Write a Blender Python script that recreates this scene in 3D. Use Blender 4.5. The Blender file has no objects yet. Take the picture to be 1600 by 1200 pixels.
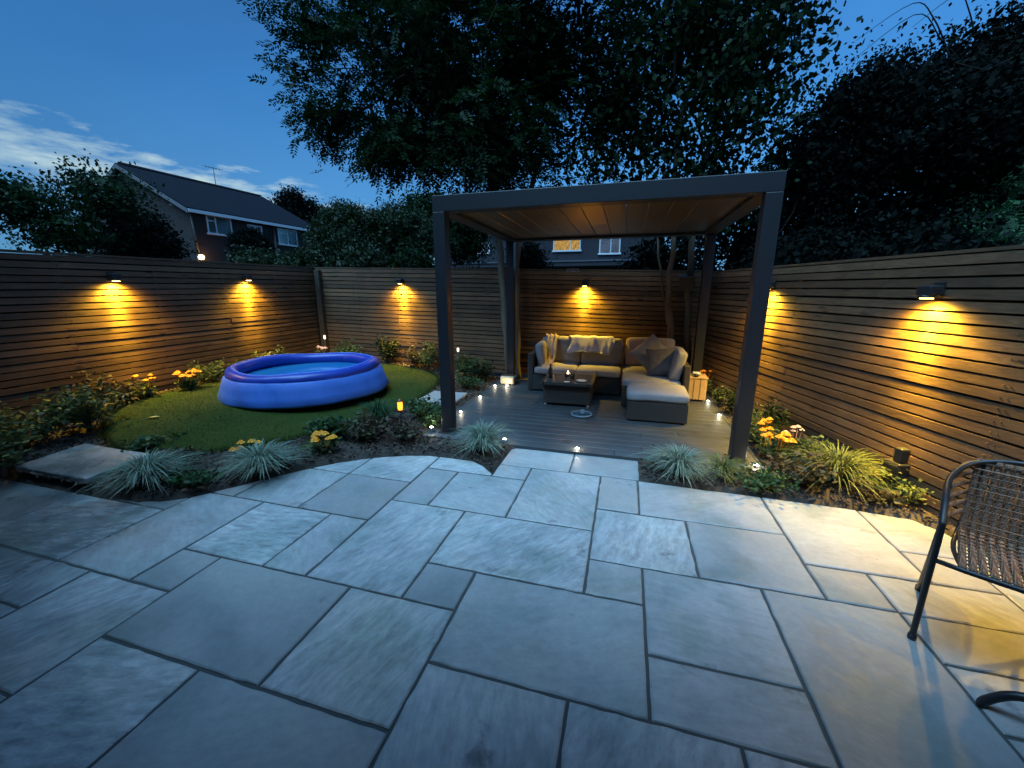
import bpy, bmesh, math, random
import numpy as np
from mathutils import Vector, Matrix
R = math.radians
SC = bpy.context.scene
COL = SC.collection

# ------------------------------------------------------------------ camera
CAM_POS = Vector((0, 0, 1.57))
PITCH, ROLL, YAW, FPX = 0.229768, -0.00168, 0.276416, 621.77
cam_d = bpy.data.cameras.new('camera'); cam_d.sensor_width = 36; cam_d.lens = 36 * FPX / 1600
cam_d.clip_start = 0.05; cam_d.clip_end = 500
cam = bpy.data.objects.new('camera', cam_d); COL.objects.link(cam)
fw = Vector((0, math.cos(PITCH), -math.sin(PITCH))); up = Vector((0, math.sin(PITCH), math.cos(PITCH))); rt = Vector((1, 0, 0))
r2 = rt * math.cos(ROLL) + up * math.sin(ROLL); u2 = -rt * math.sin(ROLL) + up * math.cos(ROLL)
Z = Matrix.Rotation(YAW, 3, 'Z')
r2, u2, fw = Z @ r2, Z @ u2, Z @ fw
cam.matrix_world = Matrix(((r2.x, u2.x, -fw.x, 0), (r2.y, u2.y, -fw.y, 0), (r2.z, u2.z, -fw.z, CAM_POS.z), (0, 0, 0, 1)))
SC.camera = cam

# ------------------------------------------------------------------ world: dusk sky
W = bpy.data.worlds.new('World'); SC.world = W; W.use_nodes = True
nt = W.node_tree; N = nt.nodes; Lk = nt.links; N.clear()
def wn(t, **k):
    n = N.new(t)
    for a, b in k.items(): setattr(n, a, b)
    return n
out = wn('ShaderNodeOutputWorld'); bg = wn('ShaderNodeBackground')
sky = wn('ShaderNodeTexSky', sky_type='NISHITA', sun_disc=False)
sky.sun_elevation = R(1.0); sky.sun_rotation = R(-45); sky.air_density = 1.0; sky.dust_density = 0.3; sky.ozone_density = 4.0
tint = wn('ShaderNodeMix', data_type='RGBA', blend_type='MULTIPLY'); tint.inputs[0].default_value = 1.0
SKY_TINT = (0.30, 0.72, 1.0, 1)
Lk.new(sky.outputs[0], tint.inputs[6]); tint.inputs[7].default_value = SKY_TINT
tc = wn('ShaderNodeTexCoord'); sep = wn('ShaderNodeSeparateXYZ'); Lk.new(tc.outputs['Generated'], sep.inputs[0])
# dusk colour by height above the horizon
ramp = wn('ShaderNodeValToRGB'); Lk.new(sep.outputs[2], ramp.inputs[0])
cr = ramp.color_ramp
stops = [(0.0, (0.12, 0.35, 0.66)), (0.18, (0.085, 0.31, 0.66)), (0.36, (0.048, 0.225, 0.56)), (0.54, (0.042, 0.17, 0.45)), (1.0, (0.05, 0.15, 0.36))]
while len(cr.elements) < len(stops): cr.elements.new(0.5)
for e, (p_, c_) in zip(cr.elements, stops): e.position = p_; e.color = (*c_, 1)
mixs = wn('ShaderNodeMix', data_type='RGBA'); mixs.inputs[0].default_value = 0.88
sk2 = wn('ShaderNodeMix', data_type='RGBA', blend_type='MULTIPLY'); sk2.inputs[0].default_value = 1.0; sk2.inputs[7].default_value = (0.6, 0.6, 0.6, 1)
Lk.new(tint.outputs[2], sk2.inputs[6])
Lk.new(sk2.outputs[2], mixs.inputs[6]); Lk.new(ramp.outputs[0], mixs.inputs[7])
# left side of the sky is deeper: broad soft veil noise
mp = wn('ShaderNodeMapping'); mp.inputs['Scale'].default_value = (1.3, 1.3, 2.6); Lk.new(tc.outputs['Generated'], mp.inputs[0])
vn = wn('ShaderNodeTexNoise'); vn.inputs['Scale'].default_value = 1.4; vn.inputs['Detail'].default_value = 3; Lk.new(mp.outputs[0], vn.inputs[0])
vr = wn('ShaderNodeMapRange'); vr.inputs[1].default_value = 0.3; vr.inputs[2].default_value = 0.7; vr.inputs[3].default_value = 0.90; vr.inputs[4].default_value = 1.08; Lk.new(vn.outputs[0], vr.inputs[0])
rd = wn('ShaderNodeVectorMath', operation='DOT_PRODUCT'); Lk.new(tc.outputs['Generated'], rd.inputs[0]); rd.inputs[1].default_value = (0.96, 0.27, 0.0)
rmr = wn('ShaderNodeMapRange'); rmr.inputs[1].default_value = -0.75; rmr.inputs[2].default_value = 0.55; rmr.inputs[3].default_value = 0.78; rmr.inputs[4].default_value = 1.35; Lk.new(rd.outputs['Value'], rmr.inputs[0])
vrm = wn('ShaderNodeMath', operation='MULTIPLY'); Lk.new(vr.outputs[0], vrm.inputs[0]); Lk.new(rmr.outputs[0], vrm.inputs[1])
vm = wn('ShaderNodeVectorMath', operation='SCALE'); Lk.new(mixs.outputs[2], vm.inputs[0])
# bright sky patch added out of view, behind and overhead, to light the patio
hb = wn('ShaderNodeVectorMath', operation='DOT_PRODUCT'); Lk.new(tc.outputs['Generated'], hb.inputs[0]); hb.inputs[1].default_value = (-0.16, -0.36, 0.919)
hm = wn('ShaderNodeMapRange', interpolation_type='SMOOTHSTEP'); hm.inputs[1].default_value = 0.80; hm.inputs[2].default_value = 0.97; Lk.new(hb.outputs['Value'], hm.inputs[0])
hx = wn('ShaderNodeMix', data_type='RGBA'); Lk.new(hm.outputs[0], hx.inputs[0]); Lk.new(vm.outputs[0], hx.inputs[6]); hx.inputs[7].default_value = (3.4, 7.0, 11.0, 1); Lk.new(vrm.outputs[0], vm.inputs[3])
# low bank of broken cloud in the north west, streaky
mp2 = wn('ShaderNodeMapping'); mp2.inputs['Scale'].default_value = (5, 5, 22); mp2.inputs['Rotation'].default_value = (R(3), R(6), 0); Lk.new(tc.outputs['Generated'], mp2.inputs[0])
cn = wn('ShaderNodeTexNoise'); cn.inputs['Scale'].default_value = 2.6; cn.inputs['Detail'].default_value = 9; cn.inputs['Roughness'].default_value = 0.62; Lk.new(mp2.outputs[0], cn.inputs[0])
# band mask: distance of the view direction from a tilted great circle
az = wn('ShaderNodeVectorMath', operation='DOT_PRODUCT'); Lk.new(tc.outputs['Generated'], az.inputs[0])
BAND = Vector((0.0, 0.0, 1.0)); az.inputs[1].default_value = BAND
bandoff = wn('ShaderNodeValue'); bandoff.outputs[0].default_value = 0.0
CL = dict(az=az, cn=cn)
d1 = wn('ShaderNodeMath', operation='SUBTRACT'); Lk.new(az.outputs['Value'], d1.inputs[0]); d1.inputs[1].default_value = 0.0
d2 = wn('ShaderNodeMath', operation='ABSOLUTE'); Lk.new(d1.outputs[0], d2.inputs[0])
bm_ = wn('ShaderNodeMapRange'); bm_.inputs[1].default_value = 0.0; bm_.inputs[2].default_value = 0.095; bm_.inputs[3].default_value = 0.27; bm_.inputs[4].default_value = -0.28; Lk.new(d2.outputs[0], bm_.inputs[0])
d3 = wn('ShaderNodeMath', operation='ADD'); Lk.new(cn.outputs[0], d3.inputs[0]); Lk.new(bm_.outputs[0], d3.inputs[1])
cm = wn('ShaderNodeMapRange'); cm.inputs[1].default_value = 0.51; cm.inputs[2].default_value = 0.90
cdir = wn('ShaderNodeVectorMath', operation='DOT_PRODUCT'); Lk.new(tc.outputs['Generated'], cdir.inputs[0])
cmr = wn('ShaderNodeMapRange'); cmr.inputs[1].default_value = 0.90; cmr.inputs[2].default_value = 0.985; cmr.inputs[3].default_value = 0.25; cmr.inputs[4].default_value = 1.0; Lk.new(cdir.outputs['Value'], cmr.inputs[0])
cmm = wn('ShaderNodeMath', operation='MULTIPLY'); Lk.new(cm.outputs[0], cmm.inputs[0]); Lk.new(cmr.outputs[0], cmm.inputs[1]); Lk.new(d3.outputs[0], cm.inputs[0])
mixc = wn('ShaderNodeMix', data_type='RGBA'); Lk.new(cmm.outputs[0], mixc.inputs[0]); Lk.new(hx.outputs[2], mixc.inputs[6]); mixc.inputs[7].default_value = (0.62, 0.80, 0.78, 1)
Lk.new(mixc.outputs[2], bg.inputs[0]); bg.inputs[1].default_value = 1.0
Lk.new(bg.outputs[0], out.inputs[0])
# tilted band plane: passes through two sky directions (upper left, lower right of the bank)
def dirpx(x, y):
    v = r2 * (x - 800) + u2 * (600 - y) + fw * FPX
    return v.normalized()
va, vb = dirpx(60, 240), dirpx(500, 338)
nb = va.cross(vb).normalized()
if nb.z < 0: nb = -nb
az.inputs[1].default_value = nb
cdir.inputs[1].default_value = dirpx(420, 300)

SC.view_settings.view_transform = 'Standard'; SC.view_settings.look = 'None'
SC.view_settings.exposure = 0.0; SC.view_settings.gamma = 1.0
SC.cycles.use_denoising = True
SC.cycles.max_bounces = 6; SC.cycles.diffuse_bounces = 3; SC.cycles.glossy_bounces = 3; SC.cycles.transparent_max_bounces = 6
SC.cycles.sample_clamp_indirect = 4.0; SC.cycles.caustics_reflective = False; SC.cycles.caustics_refractive = False

# ------------------------------------------------------------------ helpers
def tag(o, label=None, cat=None, group=None, kind=None):
    if label: o['label'] = label
    if cat: o['category'] = cat
    if group: o['group'] = group
    if kind: o['kind'] = kind
    return o
def empty(name, loc=(0, 0, 0), rz=0.0):
    o = bpy.data.objects.new(name, None); COL.objects.link(o); o.location = loc; o.rotation_euler = (0, 0, rz)
    o.empty_display_size = 0.1
    return o
class MB:
    """collects geometry, builds one mesh object"""
    def __init__(s): s.v = []; s.f = []; s.n = 0; s.sm = []
    def add(s, V, F, smooth=False):
        V = [tuple(p) for p in V]
        s.v += V; s.f += [tuple(i + s.n for i in f) for f in F]; s.sm += [smooth] * len(F); s.n += len(V)
        return s
    def box(s, c, d, rz=0.0, M=None):
        hx, hy, hz = d[0] / 2, d[1] / 2, d[2] / 2
        P = [Vector((x, y, z)) for x in (-hx, hx) for y in (-hy, hy) for z in (-hz, hz)]
        m = M if M is not None else Matrix.Rotation(rz, 3, 'Z')
        P = [m @ p + Vector(c) for p in P]
        return s.add(P, [(0, 1, 3, 2), (4, 6, 7, 5), (0, 4, 5, 1), (2, 3, 7, 6), (0, 2, 6, 4), (1, 5, 7, 3)])
    def b2(s, x0, x1, y0, y1, z0, z1):
        return s.box(((x0 + x1) / 2, (y0 + y1) / 2, (z0 + z1) / 2), (x1 - x0, y1 - y0, z1 - z0))
    def bev(s, c, d, r=0.01, M=None, seg=2, rz=0.0):
        """box with rounded edges"""
        bm = bmesh.new(); bmesh.ops.create_cube(bm, size=1)
        for v in bm.verts: v.co = Vector((v.co.x * d[0], v.co.y * d[1], v.co.z * d[2]))
        bmesh.ops.bevel(bm, geom=bm.edges[:], offset=r, segments=seg, profile=0.5, affect='EDGES')
        m = M if M is not None else Matrix.Rotation(rz, 3, 'Z')
        bm.verts.index_update()
        s.add([m @ v.co + Vector(c) for v in bm.verts], [[v.index for v in f.verts] for f in bm.faces], False)
        bm.free(); return s
    def tube(s, pts, rad, n=8, smooth=True, cap=True):
        pts = [Vector(p) for p in pts]; rad = rad if hasattr(rad, '__len__') else [rad] * len(pts)
        V = []; F = []; ref = Vector((0, 0, 1))
        T = []
        for i in range(len(pts)):
            t = (pts[min(i + 1, len(pts) - 1)] - pts[max(i - 1, 0)]).normalized(); T.append(t)
        a = T[0].orthogonal().normalized()
        for i, p in enumerate(pts):
            t = T[i]; a = (a - t * a.dot(t))
            a = a.normalized() if a.length > 1e-6 else t.orthogonal().normalized()
            b = t.cross(a)
            for k in range(n):
                th = 2 * math.pi * k / n
                V.append(p + (a * math.cos(th) + b * math.sin(th)) * rad[i])
        for i in range(len(pts) - 1):
            for k in range(n):
                k2 = (k + 1) % n
                F.append((i * n + k, i * n + k2, (i + 1) * n + k2, (i + 1) * n + k))
        if cap:
            F.append(tuple(reversed(range(n)))); F.append(tuple((len(pts) - 1) * n + k for k in range(n)))
        return s.add(V, F, smooth)
    def cyl(s, c, r, h, n=24, r2=None, smooth=True):
        c = Vector(c); return s.tube([c, c + Vector((0, 0, h))], [r, r if r2 is None else r2], n, smooth)
    def lathe(s, prof, c=(0, 0, 0), n=32, M=None, smooth=True):
        V = []; F = []; c = Vector(c)
        for r, z in prof:
            for k in range(n):
                th = 2 * math.pi * k / n; p = Vector((r * math.cos(th), r * math.sin(th), z))
                V.append((M @ p if M is not None else p) + c)
        for i in range(len(prof) - 1):
            for k in range(n):
                k2 = (k + 1) % n; F.append((i * n + k, i * n + k2, (i + 1) * n + k2, (i + 1) * n + k))
        return s.add(V, F, smooth)
    def build(s, name, mat, parent=None):
        me = bpy.data.meshes.new(name); me.from_pydata(s.v, [], s.f)
        me.polygons.foreach_set('use_smooth', s.sm); me.validate(); me.update()
        if mat: me.materials.append(mat)
        o = bpy.data.objects.new(name, me); COL.objects.link(o)
        if parent: o.parent = parent
        return o
def quads(name, V, mat, parent=None, smooth=False):
    """V: (n,4,3) array -> one object of loose quads (leaves, chips)"""
    V = np.asarray(V, dtype=np.float32); n = len(V)
    me = bpy.data.meshes.new(name); me.vertices.add(n * 4); me.vertices.foreach_set('co', V.reshape(-1))
    me.loops.add(n * 4); me.loops.foreach_set('vertex_index', np.arange(n * 4, dtype=np.int32))
    me.polygons.add(n); me.polygons.foreach_set('loop_start', np.arange(n, dtype=np.int32) * 4)
    me.update(calc_edges=True); me.validate()
    me.materials.append(mat)
    o = bpy.data.objects.new(name, me); COL.objects.link(o)
    if parent: o.parent = parent
    return o
def copy_tree(o, parent=None):
    c = o.copy(); COL.objects.link(c)
    if parent: c.parent = parent
    for ch in list(o.children): copy_tree(ch, c)
    return c

# ------------------------------------------------------------------ materials
def mat(name, col, rough=0.6, metal=0.0, bump=0.0, bscale=20, var=0.0, vscale=3, island=0.0, col2=None, spec=None, coord='Object', sc=(1, 1, 1), emit=None, es=0.0, trans=0.0, bdetail=6, vlo=0.35, vhi=0.65, sub=0.0):
    m = bpy.data.materials.new(name); m.use_nodes = True; t = m.node_tree; n = t.nodes; l = t.links
    b = n['Principled BSDF']; b.inputs['Roughness'].default_value = rough; b.inputs['Metallic'].default_value = metal
    b.inputs['Base Color'].default_value = (*col, 1)
    if spec is not None: b.inputs['Specular IOR Level'].default_value = spec
    if trans: b.inputs['Transmission Weight'].default_value = trans
    if emit: b.inputs['Emission Color'].default_value = (*emit, 1); b.inputs['Emission Strength'].default_value = es
    tc = n.new('ShaderNodeTexCoord'); mp = n.new('ShaderNodeMapping'); mp.inputs['Scale'].default_value = sc; l.new(tc.outputs[coord], mp.inputs[0])
    src = None
    if col2 is not None or var:
        nz = n.new('ShaderNodeTexNoise'); nz.inputs['Scale'].default_value = vscale; nz.inputs['Detail'].default_value = 5; l.new(mp.outputs[0], nz.inputs[0])
        mr = n.new('ShaderNodeMapRange'); mr.inputs[1].default_value = vlo; mr.inputs[2].default_value = vhi; l.new(nz.outputs[0], mr.inputs[0])
        mx = n.new('ShaderNodeMix'); mx.data_type = 'RGBA'; l.new(mr.outputs[0], mx.inputs[0])
        mx.inputs[6].default_value = (*col, 1); mx.inputs[7].default_value = (*(col2 if col2 else [c * (1 - var) for c in col]), 1); src = mx.outputs[2]
    if island:
        g = n.new('ShaderNodeNewGeometry'); mr2 = n.new('ShaderNodeMapRange'); mr2.inputs[3].default_value = 1 - island; mr2.inputs[4].default_value = 1 + island
        l.new(g.outputs['Random Per Island'], mr2.inputs[0]); vm = n.new('ShaderNodeVectorMath'); vm.operation = 'SCALE'; l.new(mr2.outputs[0], vm.inputs[3])
        if src: l.new(src, vm.inputs[0])
        else: vm.inputs[0].default_value = col
        src = vm.outputs[0]
    if src: l.new(src, b.inputs['Base Color'])
    if bump:
        nz2 = n.new('ShaderNodeTexNoise'); nz2.inputs['Scale'].default_value = bscale; nz2.inputs['Detail'].default_value = bdetail; l.new(mp.outputs[0], nz2.inputs[0])
        bp = n.new('ShaderNodeBump'); bp.inputs['Strength'].default_value = bump; bp.inputs['Distance'].default_value = 0.02; l.new(nz2.outputs[0], bp.inputs['Height']); l.new(bp.outputs[0], b.inputs['Normal'])
    return m
def leafmat(name, c1, c2, island=0.45, rough=0.6, tr=0.25, spec=0.3):
    m = mat(name, c1, rough, col2=c2, vscale=0.9, island=island, spec=spec)
    t = m.node_tree; b = t.nodes['Principled BSDF']; o = t.nodes['Material Output']
    tl = t.nodes.new('ShaderNodeBsdfTranslucent'); mx = t.nodes.new('ShaderNodeMixShader'); mx.inputs[0].default_value = tr
    t.links.new(b.inputs['Base Color'].links[0].from_socket, tl.inputs[0])
    t.links.new(b.outputs[0], mx.inputs[1]); t.links.new(tl.outputs[0], mx.inputs[2]); t.links.new(mx.outputs[0], o.inputs[0])
    return m

def slab_mat(name='sandstone'):
    m = bpy.data.materials.new(name); m.use_nodes = True; t = m.node_tree; n = t.nodes; l = t.links; b = n['Principled BSDF']
    tc = n.new('ShaderNodeTexCoord'); g = n.new('ShaderNodeNewGeometry')
    rnd = n.new('ShaderNodeTexWhiteNoise'); rnd.noise_dimensions = '1D'; l.new(g.outputs['Random Per Island'], rnd.inputs['W'])
    add = n.new('ShaderNodeVectorMath'); add.operation = 'MULTIPLY_ADD'; l.new(rnd.outputs['Color'], add.inputs[0]); add.inputs[1].default_value = (31, 17, 5); l.new(tc.outputs['Object'], add.inputs[2])
    rot = n.new('ShaderNodeVectorRotate'); rot.rotation_type = 'Z_AXIS'; l.new(add.outputs[0], rot.inputs['Vector'])
    ang = n.new('ShaderNodeMath'); ang.operation = 'MULTIPLY'; ang.inputs[1].default_value = 6.28; l.new(rnd.outputs['Value'], ang.inputs[0]); l.new(ang.outputs[0], rot.inputs['Angle'])
    st = n.new('ShaderNodeMapping'); st.inputs['Scale'].default_value = (1.0, 3.2, 1); l.new(rot.outputs[0], st.inputs[0])
    n1 = n.new('ShaderNodeTexNoise'); n1.inputs['Scale'].default_value = 1.5; n1.inputs['Detail'].default_value = 5; n1.inputs['Distortion'].default_value = 0.6; l.new(add.outputs[0], n1.inputs[0])
    n2 = n.new('ShaderNodeTexNoise'); n2.inputs['Scale'].default_value = 9; n2.inputs['Detail'].default_value = 9; n2.inputs['Roughness'].default_value = 0.65; n2.inputs['Distortion'].default_value = 0.25; l.new(st.outputs[0], n2.inputs[0])
    r1 = n.new('ShaderNodeValToRGB'); l.new(n1.outputs[0], r1.inputs[0]); e = r1.color_ramp.elements
    e[0].position = 0.33; e[0].color = (0.32, 0.355, 0.335, 1); e[1].position = 0.7; e[1].color = (0.50, 0.475, 0.42, 1)
    x = r1.color_ramp.elements.new(0.5); x.color = (0.46, 0.465, 0.445, 1)
    # veins
    vr = n.new('ShaderNodeMapRange'); vr.inputs[1].default_value = 0.32; vr.inputs[2].default_value = 0.68; vr.inputs[3].default_value = 0.78; vr.inputs[4].default_value = 1.15; l.new(n2.outputs[0], vr.inputs[0])
    s1 = n.new('ShaderNodeVectorMath'); s1.operation = 'SCALE'; l.new(r1.outputs[0], s1.inputs[0]); l.new(vr.outputs[0], s1.inputs[3])
    ir = n.new('ShaderNodeMapRange'); ir.inputs[3].default_value = 0.72; ir.inputs[4].default_value = 1.15; l.new(rnd.outputs['Value'], ir.inputs[0])
    s2 = n.new('ShaderNodeVectorMath'); s2.operation = 'SCALE'; l.new(s1.outputs[0], s2.inputs[0])
    sc3 = n.new('ShaderNodeSeparateXYZ'); l.new(rnd.outputs['Color'], sc3.inputs[0]);
    a0 = n.new('ShaderNodeMath'); a0.operation = 'SUBTRACT'; l.new(vr.outputs[0], a0.inputs[0]); a0.inputs[1].default_value = 1.0
    pw_ = n.new('ShaderNodeMath'); pw_.operation = 'POWER'; l.new(sc3.outputs[0], pw_.inputs[0]); pw_.inputs[1].default_value = 1.6
    a1 = n.new('ShaderNodeMath'); a1.operation = 'MULTIPLY'; l.new(a0.outputs[0], a1.inputs[0]); l.new(pw_.outputs[0], a1.inputs[1])
    a2 = n.new('ShaderNodeMath'); a2.operation = 'MULTIPLY_ADD'; l.new(a1.outputs[0], a2.inputs[0]); a2.inputs[1].default_value = 2.0; a2.inputs[2].default_value = 1.0; l.new(a2.outputs[0], s1.inputs[3]); l.new(ir.outputs[0], s2.inputs[3])
    # dark spots and stains
    n3 = n.new('ShaderNodeTexNoise'); n3.inputs['Scale'].default_value = 3.6; n3.inputs['Detail'].default_value = 8; n3.inputs['Roughness'].default_value = 0.62; l.new(add.outputs[0], n3.inputs[0])
    sr = n.new('ShaderNodeMapRange'); sr.inputs[1].default_value = 0.64; sr.inputs[2].default_value = 0.72; sr.inputs[3].default_value = 1.0; sr.inputs[4].default_value = 0.45; l.new(n3.outputs[0], sr.inputs[0])
    s3 = n.new('ShaderNodeVectorMath'); s3.operation = 'SCALE'; l.new(s2.outputs[0], s3.inputs[0]); l.new(sr.outputs[0], s3.inputs[3])
    # damp and worn patches running across the slabs
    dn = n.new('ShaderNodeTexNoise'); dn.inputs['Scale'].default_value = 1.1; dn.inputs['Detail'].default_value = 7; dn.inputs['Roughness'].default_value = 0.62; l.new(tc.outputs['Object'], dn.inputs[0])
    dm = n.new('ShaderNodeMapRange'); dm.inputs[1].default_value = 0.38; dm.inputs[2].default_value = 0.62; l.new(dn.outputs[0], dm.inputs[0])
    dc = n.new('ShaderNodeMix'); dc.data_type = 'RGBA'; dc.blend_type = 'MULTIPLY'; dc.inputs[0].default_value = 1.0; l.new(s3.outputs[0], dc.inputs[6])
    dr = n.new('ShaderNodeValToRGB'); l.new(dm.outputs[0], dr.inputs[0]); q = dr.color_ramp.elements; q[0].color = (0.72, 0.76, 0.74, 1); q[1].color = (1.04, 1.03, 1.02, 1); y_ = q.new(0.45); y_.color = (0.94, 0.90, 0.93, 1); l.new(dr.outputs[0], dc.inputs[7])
    fn = n.new('ShaderNodeTexNoise'); fn.inputs['Scale'].default_value = 26; fn.inputs['Detail'].default_value = 6; fn.inputs['Roughness'].default_value = 0.7; l.new(add.outputs[0], fn.inputs[0])
    fm = n.new('ShaderNodeMapRange'); fm.inputs[1].default_value = 0.3; fm.inputs[2].default_value = 0.7; fm.inputs[3].default_value = 0.90; fm.inputs[4].default_value = 1.08; l.new(fn.outputs[0], fm.inputs[0])
    dsc = n.new('ShaderNodeVectorMath'); dsc.operation = 'SCALE'; l.new(dc.outputs[2], dsc.inputs[0]); l.new(fm.outputs[0], dsc.inputs[3])
    # left-end patio shade painted into the stone, with a damp gloss; ragged outline
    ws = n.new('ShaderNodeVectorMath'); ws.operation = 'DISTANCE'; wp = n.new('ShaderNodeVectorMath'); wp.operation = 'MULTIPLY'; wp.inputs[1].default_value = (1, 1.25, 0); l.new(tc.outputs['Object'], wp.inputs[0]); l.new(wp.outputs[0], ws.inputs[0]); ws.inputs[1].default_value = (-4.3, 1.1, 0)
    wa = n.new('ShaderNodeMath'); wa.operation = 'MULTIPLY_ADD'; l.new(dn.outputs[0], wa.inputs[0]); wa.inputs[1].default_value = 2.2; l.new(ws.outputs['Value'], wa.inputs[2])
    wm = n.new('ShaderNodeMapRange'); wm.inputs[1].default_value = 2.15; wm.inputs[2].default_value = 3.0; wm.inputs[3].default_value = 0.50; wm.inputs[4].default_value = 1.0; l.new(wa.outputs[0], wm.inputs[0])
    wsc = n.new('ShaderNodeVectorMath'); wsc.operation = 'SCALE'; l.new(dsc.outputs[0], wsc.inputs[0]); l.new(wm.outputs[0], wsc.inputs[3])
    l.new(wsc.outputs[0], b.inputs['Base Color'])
    rr = n.new('ShaderNodeMapRange'); rr.inputs[1].default_value = 0.3; rr.inputs[2].default_value = 0.7; rr.inputs[3].default_value = 0.38; rr.inputs[4].default_value = 0.62; l.new(n2.outputs[0], rr.inputs[0]); rq = n.new('ShaderNodeMath'); rq.operation = 'MULTIPLY_ADD'; l.new(dm.outputs[0], rq.inputs[0]); rq.inputs[1].default_value = 0.18; l.new(rr.outputs[0], rq.inputs[2]); rq2 = n.new('ShaderNodeMath'); rq2.operation = 'SUBTRACT'; l.new(rq.outputs[0], rq2.inputs[0]); rq2.inputs[1].default_value = 0.10; rw = n.new('ShaderNodeMapRange'); rw.inputs[1].default_value = 0.5; rw.inputs[2].default_value = 1.0; rw.inputs[3].default_value = 0.55; rw.inputs[4].default_value = 1.0; l.new(wm.outputs[0], rw.inputs[0]); rx_ = n.new('ShaderNodeMath'); rx_.operation = 'MULTIPLY'; l.new(rq2.outputs[0], rx_.inputs[0]); l.new(rw.outputs[0], rx_.inputs[1]); l.new(rx_.outputs[0], b.inputs['Roughness'])
    ba = n.new('ShaderNodeMath'); ba.operation = 'MULTIPLY_ADD'; l.new(n2.outputs[0], ba.inputs[0]); ba.inputs[1].default_value = 0.6; l.new(n3.outputs[0], ba.inputs[2])
    bp = n.new('ShaderNodeBump'); bp.inputs['Strength'].default_value = 0.35; bp.inputs['Distance'].default_value = 0.012; l.new(ba.outputs[0], bp.inputs['Height']); l.new(bp.outputs[0], b.inputs['Normal'])
    return m

def wood_mat(name, c1, c2, axis='X', island=0.34, rough=0.65):
    """grain stretched along an axis, knots, per-board tint"""
    m = bpy.data.materials.new(name); m.use_nodes = True; t = m.node_tree; n = t.nodes; l = t.links; b = n['Principled BSDF']
    tc = n.new('ShaderNodeTexCoord'); g = n.new('ShaderNodeNewGeometry')
    rnd = n.new('ShaderNodeTexWhiteNoise'); rnd.noise_dimensions = '1D'; l.new(g.outputs['Random Per Island'], rnd.inputs['W'])
    add = n.new('ShaderNodeVectorMath'); add.operation = 'MULTIPLY_ADD'; l.new(rnd.outputs['Color'], add.inputs[0]); add.inputs[1].default_value = (13, 13, 7); l.new(tc.outputs['Object'], add.inputs[2])
    sc = {'X': (1.2, 14, 30), 'Y': (14, 1.2, 30), 'Z': (14, 14, 1.2)}[axis]
    mp = n.new('ShaderNodeMapping'); mp.inputs['Scale'].default_value = sc; l.new(add.outputs[0], mp.inputs[0])
    n1 = n.new('ShaderNodeTexNoise'); n1.inputs['Scale'].default_value = 1.6; n1.inputs['Detail'].default_value = 7; n1.inputs['Distortion'].default_value = 1.2; l.new(mp.outputs[0], n1.inputs[0])
    mr = n.new('ShaderNodeMapRange'); mr.inputs[1].default_value = 0.3; mr.inputs[2].default_value = 0.7; l.new(n1.outputs[0], mr.inputs[0])
    mx = n.new('ShaderNodeMix'); mx.data_type = 'RGBA'; l.new(mr.outputs[0], mx.inputs[0]); mx.inputs[6].default_value = (*c1, 1); mx.inputs[7].default_value = (*c2, 1)
    ir = n.new('ShaderNodeMapRange'); ir.inputs[3].default_value = 1 - island; ir.inputs[4].default_value = 1 + island; l.new(rnd.outputs['Value'], ir.inputs[0])
    s = n.new('ShaderNodeVectorMath'); s.operation = 'SCALE'; l.new(mx.outputs[2], s.inputs[0]); l.new(ir.outputs[0], s.inputs[3])
    # knots
    mk = n.new('ShaderNodeMapping'); mk.inputs['Scale'].default_value = {'X': (2.2, 1, 9), 'Y': (1, 2.2, 9), 'Z': (9, 9, 2.2)}[axis]; l.new(add.outputs[0], mk.inputs[0])
    vo = n.new('ShaderNodeTexVoronoi'); vo.inputs['Scale'].default_value = 1.0; l.new(mk.outputs[0], vo.inputs[0])
    kr = n.new('ShaderNodeMapRange'); kr.inputs[1].default_value = 0.06; kr.inputs[2].default_value = 0.16; kr.inputs[3].default_value = 0.3; kr.inputs[4].default_value = 1.0; l.new(vo.outputs['Distance'], kr.inputs[0])
    s2 = n.new('ShaderNodeVectorMath'); s2.operation = 'SCALE'; l.new(s.outputs[0], s2.inputs[0]); l.new(kr.outputs[0], s2.inputs[3])
    wn_ = n.new('ShaderNodeTexNoise'); wn_.inputs['Scale'].default_value = 1.7; wn_.inputs['Detail'].default_value = 8; wn_.inputs['Roughness'].default_value = 0.65; l.new(tc.outputs['Object'], wn_.inputs[0])
    wr_ = n.new('ShaderNodeMapRange'); wr_.inputs[1].default_value = 0.32; wr_.inputs[2].default_value = 0.68; wr_.inputs[3].default_value = 0.66; wr_.inputs[4].default_value = 1.22; l.new(wn_.outputs[0], wr_.inputs[0])
    s4 = n.new('ShaderNodeVectorMath'); s4.operation = 'SCALE'; l.new(s2.outputs[0], s4.inputs[0]); l.new(wr_.outputs[0], s4.inputs[3])
    l.new(s4.outputs[0], b.inputs['Base Color']); b.inputs['Roughness'].default_value = rough
    bp = n.new('ShaderNodeBump'); bp.inputs['Strength'].default_value = 0.3; bp.inputs['Distance'].default_value = 0.004; l.new(n1.outputs[0], bp.inputs['Height']); l.new(bp.outputs[0], b.inputs['Normal'])
    return m

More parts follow.
